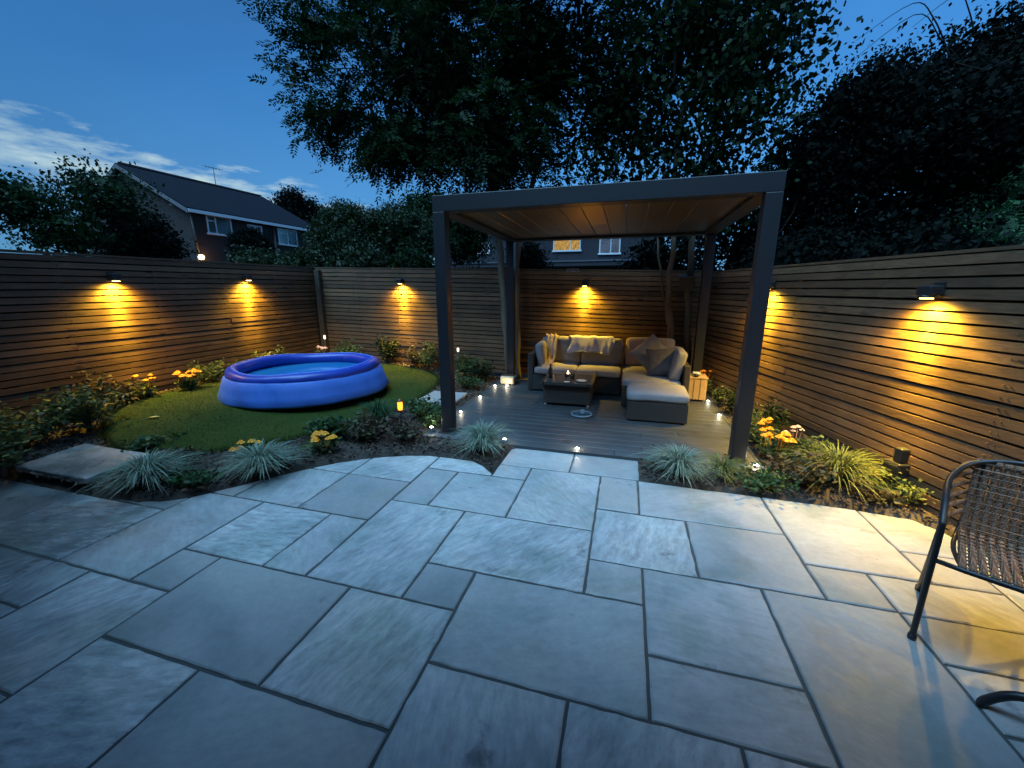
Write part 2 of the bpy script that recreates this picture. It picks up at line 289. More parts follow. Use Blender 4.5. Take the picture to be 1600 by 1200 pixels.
def wicker_mat(name, c1, c2):
    m = bpy.data.materials.new(name); m.use_nodes = True; t = m.node_tree; n = t.nodes; l = t.links; b = n['Principled BSDF']
    tc = n.new('ShaderNodeTexCoord'); ws = []
    for d, s in (('Z', 45), ('X', 30), ('Y', 30)):
        w = n.new('ShaderNodeTexWave'); w.bands_direction = d; w.inputs['Scale'].default_value = s; w.inputs['Distortion'].default_value = 0.4; l.new(tc.outputs['Object'], w.inputs[0]); ws.append(w)
    a = n.new('ShaderNodeMath'); a.operation = 'MAXIMUM'; l.new(ws[1].outputs['Fac'], a.inputs[0]); l.new(ws[2].outputs['Fac'], a.inputs[1])
    a2 = n.new('ShaderNodeMath'); a2.operation = 'MULTIPLY'; l.new(ws[0].outputs['Fac'], a2.inputs[0]); l.new(a.outputs[0], a2.inputs[1])
    mx = n.new('ShaderNodeMix'); mx.data_type = 'RGBA'; l.new(a2.outputs[0], mx.inputs[0]); mx.inputs[6].default_value = (*c1, 1); mx.inputs[7].default_value = (*c2, 1)
    l.new(mx.outputs[2], b.inputs['Base Color']); b.inputs['Roughness'].default_value = 0.55
    bp = n.new('ShaderNodeBump'); bp.inputs['Strength'].default_value = 0.7; bp.inputs['Distance'].default_value = 0.006; l.new(a2.outputs[0], bp.inputs['Height']); l.new(bp.outputs[0], b.inputs['Normal'])
    return m
def brick_mat(name, c1, c2, cm, sc=1.0):
    m = bpy.data.materials.new(name); m.use_nodes = True; t = m.node_tree; n = t.nodes; l = t.links; b = n['Principled BSDF']
    tc = n.new('ShaderNodeTexCoord'); sp = n.new('ShaderNodeSeparateXYZ'); l.new(tc.outputs['Object'], sp.inputs[0])
    ad = n.new('ShaderNodeMath'); l.new(sp.outputs[0], ad.inputs[0]); l.new(sp.outputs[1], ad.inputs[1])
    cb = n.new('ShaderNodeCombineXYZ'); l.new(ad.outputs[0], cb.inputs[0]); l.new(sp.outputs[2], cb.inputs[1])
    br = n.new('ShaderNodeTexBrick'); br.inputs['Scale'].default_value = 1.0; br.inputs['Brick Width'].default_value = 0.23; br.inputs['Row Height'].default_value = 0.075; br.inputs['Mortar Size'].default_value = 0.008
    br.inputs['Color1'].default_value = (*c1, 1); br.inputs['Color2'].default_value = (*c2, 1); br.inputs['Mortar'].default_value = (*cm, 1); l.new(cb.outputs[0], br.inputs[0])
    l.new(br.outputs[0], b.inputs['Base Color']); b.inputs['Roughness'].default_value = 0.85
    return m

M = {}
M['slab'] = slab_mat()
M['joint'] = mat('jointing', (0.085, 0.085, 0.08), 0.95, bump=0.3, bscale=60)
M['soil'] = mat('soil', (0.035, 0.026, 0.02), 0.9, bump=0.8, bscale=14, col2=(0.06, 0.045, 0.033), vscale=4)
M['bark'] = mat('bark_chips', (0.075, 0.048, 0.032), 0.85, island=0.7, bump=0.3, bscale=50)
M['turf'] = mat('turf', (0.026, 0.05, 0.009), 0.9, bump=0.5, bscale=120, col2=(0.05, 0.065, 0.013), vscale=2.5, spec=.1)
M['blade'] = leafmat('lawn_blade', (0.022, 0.048, 0.007), (0.055, 0.068, 0.011), 0.45)
M['deck'] = wood_mat('deck_board', (0.045, 0.055, 0.06), (0.07, 0.08, 0.086), 'X', 0.12, 0.5)
M['slat_x'] = wood_mat('fence_wood_back', (0.165, 0.095, 0.048), (0.09, 0.05, 0.026), 'X')
M['slat_y'] = wood_mat('fence_wood_side', (0.165, 0.095, 0.048), (0.09, 0.05, 0.026), 'Y')
M['fpost'] = wood_mat('fence_post', (0.09, 0.07, 0.05), (0.05, 0.04, 0.03), 'Z')
M['fback'] = mat('fence_backing', (0.02, 0.016, 0.013), 0.9)
M['black'] = mat('black_metal', (0.018, 0.018, 0.02), 0.4)
M['frame'] = mat('pergola_metal', (0.016, 0.017, 0.021), 0.42, bump=0.03, bscale=200)
M['ceil'] = mat('pergola_roof', (0.28, 0.215, 0.13), 0.35, metal=0.9, bump=0.02, bscale=150)
M['wicker'] = wicker_mat('grey_wicker', (0.028, 0.024, 0.021), (0.095, 0.08, 0.07))
M['wicker_b'] = wicker_mat('brown_wicker', (0.15, 0.075, 0.045), (0.44, 0.25, 0.15))
M['fabric'] = mat('grey_fabric', (0.34, 0.335, 0.355), 0.9, bump=0.25, bscale=300, var=0.15, vscale=5)
M['fabric_b'] = mat('beige_fabric', (0.46, 0.36, 0.33), 0.9, bump=0.25, bscale=300, var=0.12, vscale=5)
M['fabric_d'] = mat('dark_fabric', (0.17, 0.16, 0.16), 0.9, bump=0.25, bscale=250, var=0.2, vscale=14)
M['throw_w'] = mat('white_throw', (0.60, 0.63, 0.80), 0.95, bump=0.5, bscale=160, bdetail=3)
M['throw_t'] = mat('tan_throw', (0.50, 0.40, 0.32), 0.95, bump=0.5, bscale=160, col2=(0.34, 0.27, 0.22), vscale=9)
M['glass'] = mat('table_glass', (0.10, 0.10, 0.10), 0.06, spec=0.7)
M['pool_in'] = mat('pool_ring', (0.018, 0.05, 0.34), 0.33, bump=.25, bscale=9, bdetail=2)
M['pool_out'] = mat('pool_wall', (0.05, 0.17, 0.60), 0.6, bump=0.5, bscale=7, bdetail=3, sc=(1, 1, .45), var=.15, vscale=3)
M['pool_line'] = mat('pool_seam', (0.16, 0.28, 0.85), 0.4)
M['water'] = mat('pool_water', (0.015, 0.16, 0.38), 0.05, bump=0.12, bscale=6, bdetail=2, spec=0.6)
M['bark_t'] = mat('tree_bark', (0.085, 0.065, 0.048), 0.9, bump=0.9, bscale=18, sc=(1, 1, 0.25), col2=(0.16, 0.13, 0.10), vscale=7)
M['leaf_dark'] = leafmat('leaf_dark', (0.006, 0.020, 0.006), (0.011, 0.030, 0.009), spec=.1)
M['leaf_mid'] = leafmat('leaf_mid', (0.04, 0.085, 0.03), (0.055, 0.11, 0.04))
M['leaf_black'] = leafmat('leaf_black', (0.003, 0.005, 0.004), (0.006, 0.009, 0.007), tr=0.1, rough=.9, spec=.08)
M['bark_d'] = mat('dark_bark', (0.02, 0.017, 0.014), 0.95, spec=.1)
M['leaf_hedge'] = leafmat('leaf_hedge', (0.009, 0.022, 0.005), (0.014, 0.027, 0.006))
M['leaf_fir'] = leafmat('leaf_fir', (0.020, 0.070, 0.026), (0.028, 0.085, 0.030))
M['leaf_bed'] = leafmat('leaf_bed', (0.07, 0.11, 0.035), (0.11, 0.13, 0.05))
M['leaf_red'] = leafmat('leaf_red', (0.065, 0.045, 0.028), (0.08, 0.075, 0.035))
M['grass_b'] = leafmat('tuft_blue', (0.20, 0.27, 0.20), (0.30, 0.34, 0.24), 0.5)
M['grass_y'] = leafmat('tuft_gold', (0.09, 0.125, 0.035), (0.17, 0.18, 0.055), 0.5)
M['petal_o'] = mat('petal_orange', (0.85, 0.25, 0.006), 0.6, island=0.3, col2=(0.85, 0.38, 0.015), vscale=20)
M['petal_p'] = mat('petal_pink', (0.75, 0.45, 0.36), 0.6, island=0.3)
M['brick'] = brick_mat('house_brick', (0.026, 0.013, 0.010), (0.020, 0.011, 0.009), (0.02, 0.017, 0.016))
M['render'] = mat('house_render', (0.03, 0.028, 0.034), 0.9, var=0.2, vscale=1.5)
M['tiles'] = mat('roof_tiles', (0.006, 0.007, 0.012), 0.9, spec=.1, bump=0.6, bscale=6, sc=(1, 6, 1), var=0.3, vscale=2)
M['white'] = mat('white_paint', (0.62, 0.62, 0.62), 0.5)
M['pane'] = mat('window_glass', (0.55, 0.75, 0.70), 0.25, metal=0.5, col2=(0.9, 1.0, 0.95), vscale=1.2)
M['pane_lit'] = mat('lit_window', (0.5, 0.3, 0.1), 0.5, emit=(1.0, 0.60, 0.16), es=1.3)
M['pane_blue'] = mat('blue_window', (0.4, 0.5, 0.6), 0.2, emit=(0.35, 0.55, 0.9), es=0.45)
M['cream'] = mat('cream_glaze', (0.60, 0.50, 0.33), 0.35, var=0.1, vscale=6)
M['pine'] = wood_mat('pine_board', (0.62, 0.42, 0.2), (0.5, 0.32, 0.14), 'Z', 0.12)
M['warm_e'] = mat('warm_lens', (1, 0.8, 0.4), 0.5, emit=(1.0, 0.62, 0.16), es=14)
M['white_e'] = mat('white_lens', (1, 1, 0.95), 0.5, emit=(1.0, 0.93, 0.72), es=30)
M['flame_e'] = mat('flame', (1, 0.6, 0.3), 0.5, emit=(1.0, 0.55, 0.22), es=22)
M['amber_e'] = mat('amber_glass', (1, 0.35, 0.03), 0.4, emit=(1.0, 0.28, 0.02), es=3.2)
M['clear'] = mat('clear_glass', (0.9, 0.9, 0.9), 0.05, trans=1.0)
M['dry_leaf'] = mat('dry_leaf', (0.45, 0.42, 0.16), 0.7)
M['dish'] = mat('pale_rim', (0.55, 0.65, 0.72), 0.3)
M['rim_g'] = mat('grey_rim', (0.25, 0.31, 0.36), 0.35)
M['dish_in'] = mat('dish_inside', (0.05, 0.09, 0.12), 0.3)
M['stem'] = mat('stem', (0.07, 0.09, 0.03), 0.7)

# ------------------------------------------------------------------ setting: terrain
def hgt(x, y):
    """bed level: slopes gently up to the left fence"""
    if x < -2.0:
        t = min(max((-x - 2.0) / 3.5, 0), 1); u = min(max((y - 2.2) / 1.1, 0), 1)
        return 0.02 + 0.21 * t * t * (3 - 2 * t) * (.35 + .65 * u * u * (3 - 2 * u))
    return 0.02
XG = lambda i: -1.05 + 0.307 * i
YG = lambda j: 0.965 + 0.295 * j
FENCE_R0, FENCE_R1 = Vector((3.30, -0.70, 0)), Vector((1.17, 6.86, 0))
def fence_x(y):
    t = (y - FENCE_R0.y) / (FENCE_R1.y - FENCE_R0.y); return FENCE_R0.x + t * (FENCE_R1.x - FENCE_R0.x)
outline = [(-6.0, -2.6), (fence_x(-2.6) - .1, -2.6), (fence_x(3.05) - .12, 3.05), (2.02, 3.18), (1.65, 3.225), (1.07, 3.245), (0.2, 3.27), (0.2, 3.70), (-1.05, 3.70), (-1.05, 3.06),
           (-1.18, 3.19), (-1.31, 3.27), (-1.5, 3.30), (-1.71, 3.285), (-1.95, 3.23), (-2.18, 3.13), (-2.35, 3.03), (-2.5, 2.92), (-2.68, 2.73), (-2.85, 2.52), (-2.98, 2.32), (-3.12, 2.13), (-3.22, 2.01), (-3.35, 1.92), (-3.58, 1.87), (-4.04, 1.84), (-6.0, 1.84)]
def clip_rect(poly, x0, x1, y0, y1):
    def cl(P, ins, inter):
        o = []
        for i in range(len(P)):
            a, b = P[i - 1], P[i]
            if ins(b):
                if not ins(a): o.append(inter(a, b))
                o.append(b)
            elif ins(a): o.append(inter(a, b))
        return o
    def ix(v): return lambda a, b: (v, a[1] + (b[1] - a[1]) * (v - a[0]) / (b[0] - a[0]))
    def iy(v): return lambda a, b: (a[0] + (b[0] - a[0]) * (v - a[1]) / (b[1] - a[1]), v)
    P = cl(poly, lambda p: p[0] >= x0, ix(x0))
    if P: P = cl(P, lambda p: p[0] <= x1, ix(x1))
    if P: P = cl(P, lambda p: p[1] >= y0, iy(y0))
    if P: P = cl(P, lambda p: p[1] <= y1, iy(y1))
    return P
def area(P): return 0.5 * sum(P[i - 1][0] * P[i][1] - P[i][0] * P[i - 1][1] for i in range(len(P)))
def dedupe(P):
    o = []
    for p in P:
        if not o or math.hypot(p[0] - o[-1][0], p[1] - o[-1][1]) > 0.004: o.append(p)
    if len(o) > 1 and math.hypot(o[0][0] - o[-1][0], o[0][1] - o[-1][1]) < 0.004: o.pop()
    return o
known = [(-4, -1, 0, 2), (-1, 1, 0, 2), (1, 4, 1, 3), (1, 3, -1, 1), (3, 5, -1, 1), (5, 7, -1, 1), (4, 6, 2, 4), (4, 6, 1, 2), (6, 8, 1, 4), (3, 4, 3, 4), (3, 5, 4, 6), (5, 7, 4, 6),
         (7, 8, 4, 5), (7, 9, 5, 8), (9, 12, 6, 8), (9, 10, 5, 6), (10, 12, 4, 6), (8, 10, 4, 5), (8, 10, 3, 4), (10, 12, 2, 4), (8, 10, 2, 3), (3, 4, 6, 8), (4, 7, 6, 8), (-2, 0, 2, 5), (0, 1, 2, 3), (0, 3, 3, 5),
         (1, 3, 5, 8), (-1, 1, 5, 7), (-2, -1, 5, 7), (-2, 0, 7, 8), (0, 1, 7, 8), (-5, -3, 2, 4), (-3, -2, 2, 4), (-5, -4, 1, 2), (-4, -2, 4, 6), (-6, -4, 4, 6), (-4, -2, 6, 8), (-7, -5, 1, 4), (-6, -4, -1, 1),
         (-7, -6, 0, 1), (-4, -2, -2, 0), (-2, 1, -2, 0), (-10, -7, 1, 3), (-9, -7, -1, 1), (-13, -10, 1, 3)]
occ = set()
for a, b, c, d in known:
    for i in range(a, b):
        for j in range(c, d): occ.add((i, j))
rng = random.Random(4)
slabs = [(XG(a), XG(b), YG(c), YG(d) if d < 8 else 3.28) for a, b, c, d in known]
slabs += [(-1.05, -0.405, 3.28, 3.72), (-0.405, 0.2, 3.28, 3.72)]
for j in range(8, -13, -1):
    for i in range(-17, 16):
        if (i, j) in occ: continue
        sz = [(3, 2), (2, 3), (2, 2), (2, 1), (1, 2), (1, 1)]; rng.shuffle(sz); sz.sort(key=lambda s: -s[0] * s[1] * (rng.random() > .35))
        for w, h in sz + [(1, 1)]:
            cells = [(i + a, j - b) for a in range(w) for b in range(h)]
            if not any(c in occ for c in cells):
                occ.update(cells)
                slabs.append((XG(i), XG(i + w), YG(j - h + 1), YG(j + 1) if j < 7 else 3.28)); break
mb = MB()
def add_slab(mb, P, top=0.0, th=0.045, ch=0.006):
    P = dedupe(P)
    if len(P) < 3 or abs(area(P)) < 0.004: return
    if area(P) > 0: P = P[::-1]
    P = P[::-1] if area(P) < 0 else P
    cx = sum(p[0] for p in P) / len(P); cy = sum(p[1] for p in P) / len(P)
    n0 = len(P); P2 = []
    for i in range(n0):
        a_, b_ = P[i], P[(i + 1) % n0]; L_ = math.hypot(b_[0] - a_[0], b_[1] - a_[1]); k_ = max(1, int(L_ / .055)); nx_, ny_ = -(b_[1] - a_[1]) / L_, (b_[0] - a_[0]) / L_
        P2.append(a_)
        for q_ in range(1, k_):
            t_ = q_ / k_; w_ = rng.gauss(0, .0012) - (.004 if rng.random() < .05 else 0); P2.append((a_[0] + (b_[0] - a_[0]) * t_ + nx_ * w_, a_[1] + (b_[1] - a_[1]) * t_ + ny_ * w_))
    P = P2; n = len(P); ins = []
    for p in P:
        d = math.hypot(p[0] - cx, p[1] - cy); k = max(0, 1 - ch * 1.4 / d); ins.append((cx + (p[0] - cx) * k, cy + (p[1] - cy) * k))
    dz = rng.uniform(-0.002, 0.002)
    V = [(*p, top + dz) for p in ins] + [(*p, top + dz - ch * .8) for p in P] + [(*p, top - th) for p in P]
    F = [tuple(range(n))]
    for i in range(n):
        k = (i + 1) % n; F.append((i, n + i, n + k, k)); F.append((n + i, 2 * n + i, 2 * n + k, n + k))
    mb.add(V, F)
for x0, x1, y0, y1 in slabs:
    g = 0.0075
    add_slab(mb, clip_rect(outline, x0 + g, x1 - g, y0 + g, y1 - g))
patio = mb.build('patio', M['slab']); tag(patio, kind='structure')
mb = MB(); mb.add([(*p, -0.008) for p in outline] + [(*p, -0.12) for p in outline], [tuple(range(len(outline)))] + [(i, (i + 1) % len(outline), len(outline) + (i + 1) % len(outline), len(outline) + i) for i in range(len(outline))])
jb = mb.build('patio_joints', M['joint']); tag(jb, kind='structure')

def inpoly(x, y, P):
    c = False
    for i in range(len(P)):
        (x1, y1), (x2, y2) = P[i - 1], P[i]
        if (y1 > y) != (y2 > y) and x < (x2 - x1) * (y - y1) / (y2 - y1) + x1: c = not c
    return c
DX0, DX1, DY0, DY1 = -2.10, 1.27, 3.71, 6.75
def ground_h(x, y):
    if inpoly(x, y, outline) or (DX0 < x < DX1 and DY0 < y < DY1): return -0.13
    return hgt(x, y) if x > -6.3 else 0.0
xs = [-300, -120, -60, -30, -15, -8] + [round(-6.4 + .1 * i, 3) for i in range(100)] + [5, 8, 15, 30, 60, 120, 300]
ys = [-300, -100, -40, -15, -6] + [round(-3 + .1 * i, 3) for i in range(101)] + [8, 10, 15, 30, 60, 120, 300]
mb = MB(); nx = len(xs); V = []; grng = random.Random(9)
for y in ys:
    for x in xs:
        inside = -6.2 < x < 3.4 and -3 < y < 7.0
        hz = ground_h(x, y) if inside else 0.0
        if inside and hz > 0: hz += grng.uniform(-.012, .012)
        V.append((x, y, hz))
F = [(j * nx + i, j * nx + i + 1, (j + 1) * nx + i + 1, (j + 1) * nx + i) for j in range(len(ys) - 1) for i in range(nx - 1)]
mb.add(V, F, True); ground = mb.build('ground', M['soil']); tag(ground, kind='structure')

# lawn
lawn_pts = [(-5.6, 2.95), (-5.3, 2.66), (-4.9, 2.48), (-4.49, 2.38), (-4.14, 2.40), (-3.8, 2.52), (-3.43, 2.85), (-3.10, 3.3), (-2.95, 3.79), (-2.80, 4.29), (-2.81, 5.07), (-2.9, 5.8), (-3.13, 6.3), (-3.55, 6.6), (-4.4, 6.62), (-5.2, 6.3), (-5.62, 5.6), (-5.78, 4.8), (-5.85, 4.1), (-5.84, 3.4)]
def smooth_poly(P, k=4):
    for _ in range(2):
        Q = []
        for i in range(len(P)):
            a, b = P[i], P[(i + 1) % len(P)]
            Q += [(a[0] * .75 + b[0] * .25, a[1] * .75 + b[1] * .25), (a[0] * .25 + b[0] * .75, a[1] * .25 + b[1] * .75)]
        P = Q
    return P
LP = smooth_poly(lawn_pts)
lc = (-4.3, 4.5); nl = len(LP); V = []; F = []; rings = [1, .97, .85, .7, .5, .3, .12]
for q, s in enumerate(rings):
    for p in LP:
        x, y = lc[0] + (p[0] - lc[0]) * s, lc[1] + (p[1] - lc[1]) * s
        V.append((x, y, hgt(x, y) + (0.035 if q else 0.0)))
V.append((*lc, hgt(*lc) + .035))
for q in range(len(rings) - 1):
    for i in range(nl):
        k = (i + 1) % nl; F.append((q * nl + i, q * nl + k, (q + 1) * nl + k, (q + 1) * nl + i))
for i in range(nl): F.append(((len(rings) - 1) * nl + i, (len(rings) - 1) * nl + (i + 1) % nl, len(V) - 1))
mb = MB(); mb.add(V, F, True); lawn = mb.build('lawn', M['turf']); tag(lawn, kind='structure')
# blades
nr = np.random.default_rng(3)
pts = nr.uniform((-6, 2.2), (-2.7, 6.8), (90000, 2)); PL = np.array(LP)
def inpoly_np(P, pts):
    c = np.zeros(len(pts), bool); x, y = pts[:, 0], pts[:, 1]
    for i in range(len(P)):
        x1, y1 = P[i - 1]; x2, y2 = P[i]
        if y1 == y2: continue
        m = ((y1 > y) != (y2 > y)) & (x < (x2 - x1) * (y - y1) / (y2 - y1) + x1); c ^= m
    return c
pts = pts[inpoly_np(PL, pts)]
def hgt_np(x, y):
    t = np.clip((-x - 2.0) / 3.5, 0, 1); u = np.clip((y - 2.2) / 1.1, 0, 1); return 0.02 + .21 * t * t * (3 - 2 * t) * (.35 + .65 * u * u * (3 - 2 * u))
n = len(pts); base = np.column_stack([pts, hgt_np(pts[:, 0], pts[:, 1]) + .033])
a = nr.uniform(0, 6.28, n); d = np.column_stack([np.cos(a), np.sin(a), np.zeros(n)]); h = nr.uniform(.007, .016, n)[:, None]
tip = base + np.column_stack([nr.normal(0, .008, n), nr.normal(0, .008, n), np.zeros(n)]) + np.array([0, 0, 1]) * h
w = .0016
eg = nr.integers(0, len(PL), 9000); tt = nr.uniform(0, 1, 9000)[:, None]; ep = PL[eg - 1] * tt + PL[eg] * (1 - tt) + nr.normal(0, .022, (9000, 2))
eb = np.column_stack([ep, hgt_np(ep[:, 0], ep[:, 1]) + .008]); et = eb + np.column_stack([nr.normal(0, .016, 9000), nr.normal(0, .016, 9000), nr.uniform(.02, .055, 9000)])
base = np.vstack([base, eb]); tip = np.vstack([tip, et]); a2 = nr.uniform(0, 6.28, 9000); d = np.vstack([d, np.column_stack([np.cos(a2), np.sin(a2), np.zeros(9000)])])
blades = np.stack([base - d * w, base + d * w, tip + d * w * .3, tip - d * w * .3], 1)
tag(quads('grass', blades, M['blade']), 'short mown green grass covering the lawn by the blue pool', 'grass', kind='stuff')

# bark mulch chips in the beds
def bed_ok(pts):
    ok = ~inpoly_np(np.array(outline), pts) & ~inpoly_np(PL, pts)
    ok &= ~((pts[:, 0] > DX0 - .02) & (pts[:, 0] < DX1 + .02) & (pts[:, 1] > DY0 - .02) & (pts[:, 1] < DY1))
    return ok
pts = nr.uniform((-6.05, 1.6), (2.6, 6.85), (52000, 2)); pts = pts[bed_ok(pts)]
pts = pts[pts[:, 0] < 3.30 + (pts[:, 1] + .70) / 7.56 * -2.13 - .05]
n = len(pts); base = np.column_stack([pts, hgt_np(pts[:, 0], pts[:, 1]) + nr.uniform(.002, .03, n)])
u = nr.normal(size=(n, 3)); u[:, 2] *= .5; u /= np.linalg.norm(u, axis=1)[:, None]; v = np.cross(u, nr.normal(size=(n, 3))); v /= np.linalg.norm(v, axis=1)[:, None]
lu = nr.uniform(.008, .028, n)[:, None]; lv = nr.uniform(.004, .011, n)[:, None]
chips = np.stack([base - u * lu - v * lv, base + u * lu - v * lv * .6, base + u * lu * .8 + v * lv, base - u * lu * .9 + v * lv * .8], 1)
tag(quads('bark_mulch', chips, M['bark']), 'dark bark chippings covering the flower beds', 'mulch', kind='stuff')

# deck
mb = MB(); y = DY0; dr = random.Random(5); DZ = 0.03
while y < DY1 - .01:
    cut = dr.uniform(-1.4, .8)
    for x0, x1 in ((DX0 + .03, cut - .002), (cut + .002, DX1 - .03)):
        mb.bev(((x0 + x1) / 2, y + .068, DZ - .0125), (x1 - x0, .1375, .025), .002, seg=1)
    y += .14
for x0, x1, y0, y1 in ((DX0, DX0 + .026, DY0, DY1), (DX1 - .026, DX1, DY0, DY1), (DX0 + .03, DX1 - .03, DY0 - .024, DY0 - .004)):
    mb.b2(x0, x1, y0, y1, -.11, DZ + .001)
mb.b2(DX0 + .04, DX1 - .04, DY0 + .01, DY1 - .02, -.12, DZ - .03)
tag(mb.build('deck', M['deck']), kind='structure')

# stone slabs lying in the beds
def stone(name, P, z, th, label):
    mb = MB(); add_slab(mb, P, z, th, .01)
    return tag(mb.build(name, M['slab']), label, 'paving slab')
stone('paving_slab', [(-4.91, 1.86), (-4.03, 1.86), (-4.09, 2.36), (-5.00, 2.37)], .135, .05, 'pale stone slab laid in the bed at the left edge of the patio, beside a grass tuft')
stone('paving_slab', [(-2.78, 4.78), (-2.2, 4.70), (-2.24, 5.42), (-2.78, 5.40)], .075, .05, 'pale stepping slab between the lawn and the timber deck, behind the pergola post')
mb = MB(); mb.b2(-4.86, -4.12, 1.90, 2.30, -.05, .084); tag(mb.build('slab_base', M['joint']), kind='structure')

# ------------------------------------------------------------------ fences
def fence(p0, p1, top0, top1, bot0, bot1, nslat, matn, label, side, bay=1.83, seed=1):
    """slats on the garden side; side=+1 puts the face to the left of p0->p1"""
    rr = random.Random(seed); p0, p1 = Vector(p0), Vector(p1); d = (p1 - p0); L = d.length; d.normalize()
    n = Vector((-d.y, d.x, 0)) * side
    root = empty('slatted_fence', (p0.x, p0.y, 0)); o = p0.copy()
    tag(root, label, 'fence', 'slatted fences round the garden')
    mb = MB(); nb = max(1, round(L / bay)); bl = L / nb
    for k in range(nslat):
        cuts = [0] + [b for b in range(1, nb) if rr.random() < .33] + [nb]
        for b0, b1 in zip(cuts[:-1], cuts[1:]):
            s0, s1 = b0 * bl + .0015, b1 * bl - .0015
            f0 = (k + .07) / nslat; f1 = (k + .875) / nslat
            V = []; off = rr.uniform(-.0015, .0025); e0 = rr.uniform(-.002, .002)
            bow = rr.uniform(-.003, .003); jit = rr.uniform(0, .006)
            for s in (s0, s1):
                t = s / L; zt = top0 + (top1 - top0) * t; zb = bot0 + (bot1 - bot0) * t
                dz_ = e0 + (bow if s == s0 else -bow); za, zc = zb + (zt - zb) * f0 + dz_, zb + (zt - zb) * f1 + dz_
                for q in (0.0, .022 + off + jit):
                    for z in (za, zc):
                        p = p0 + d * s + n * q - o; V.append((p.x, p.y, z))
            mb.add(V, [(0, 1, 3, 2), (4, 6, 7, 5), (0, 4, 5, 1), (2, 3, 7, 6), (0, 2, 6, 4), (1, 5, 7, 3)])
    for k in range(nslat):
        for b in range(nb + 1):
            for sx in (-.018, .018):
                s_ = min(max(b * bl + sx, .02), L - .02); t = s_ / L; zt = top0 + (top1 - top0) * t; zb = bot0 + (bot1 - bot0) * t
                if rr.random() < .08: continue
                c_ = p0 + d * s_ + n * .026 - o; mb.box((c_.x, c_.y, zb + (zt - zb) * (k + .48) / nslat + rr.uniform(-.006, .006)), (.007, .007, .007), math.atan2(d.y, d.x))
    mb.build('slat_panel', M[matn], root)
    mb = MB()
    c = (p0 + p1) / 2 - n * .05 - o
    V = []
    for s, zt, zb in ((0, top0, bot0), (L, top1, bot1)):
        for q in (-.055, -.07):
            for z in (zb, zt - .01):
                p = p0 + d * s + n * q - o; V.append((p.x, p.y, z))
    mb.add(V, [(0, 1, 3, 2), (4, 6, 7, 5), (0, 4, 5, 1), (2, 3, 7, 6), (0, 2, 6, 4), (1, 5, 7, 3)])
    mb.build('backing_panel', M['fback'], root)
    for b in range(nb * 2 + 1):
        t = b / (nb * 2); p = p0 + d * L * min(max(t, .004), .996) - n * .027 - o
        zt = top0 + (top1 - top0) * t; zb = bot0 + (bot1 - bot0) * t
        m2 = MB(); m2.box((p.x, p.y, (zt + zb) / 2 - .01), (.07 if b % 2 == 0 else .045, .05, zt - zb - .02), math.atan2(d.y, d.x)); m2.build('post', M['fpost'], root)
    if side < 0 and abs(d.x) > .9:
        m2 = MB(); m2.box((p0.x + .10 - o.x, p0.y - .07 - o.y, 1.06), (.11, .09, 1.84)); m2.build('corner_post', M['fpost'], root)
    # capping rail
    m2 = MB(); V = []
    for s, zt in ((0, top0), (L, top1)):
        for q in (-.075, .03):
            for z in (zt + .0, zt + .022):
                p = p0 + d * s + n * q - o; V.append((p.x, p.y, z))
    m2.add(V, [(0, 1, 3, 2), (4, 6, 7, 5), (0, 4, 5, 1), (2, 3, 7, 6), (0, 2, 6, 4), (1, 5, 7, 3)]); m2.build('capping_rail', M[matn], root)
    return root
fence((-6.12, -2.8, 0), (-6.12, 6.93, 0), 1.90, 2.02, .14, .16, 24, 'slat_y', 'long slatted timber fence on the left with two glowing wall lamps, behind the blue pool', -1, seed=2)
fence((-6.09, 6.95, 0), (1.20, 6.95, 0), 2.02, 1.85, .18, .0, 24, 'slat_x', 'slatted timber fence across the back, behind the sofa and the tree trunks', -1, seed=3)
fence(tuple(FENCE_R0), (1.20, 6.80, 0), 1.78, 1.83, .0, .0, 24, 'slat_y', 'slatted timber fence on the right, lit golden, behind the woven chair and golden grass', 1, seed=4)

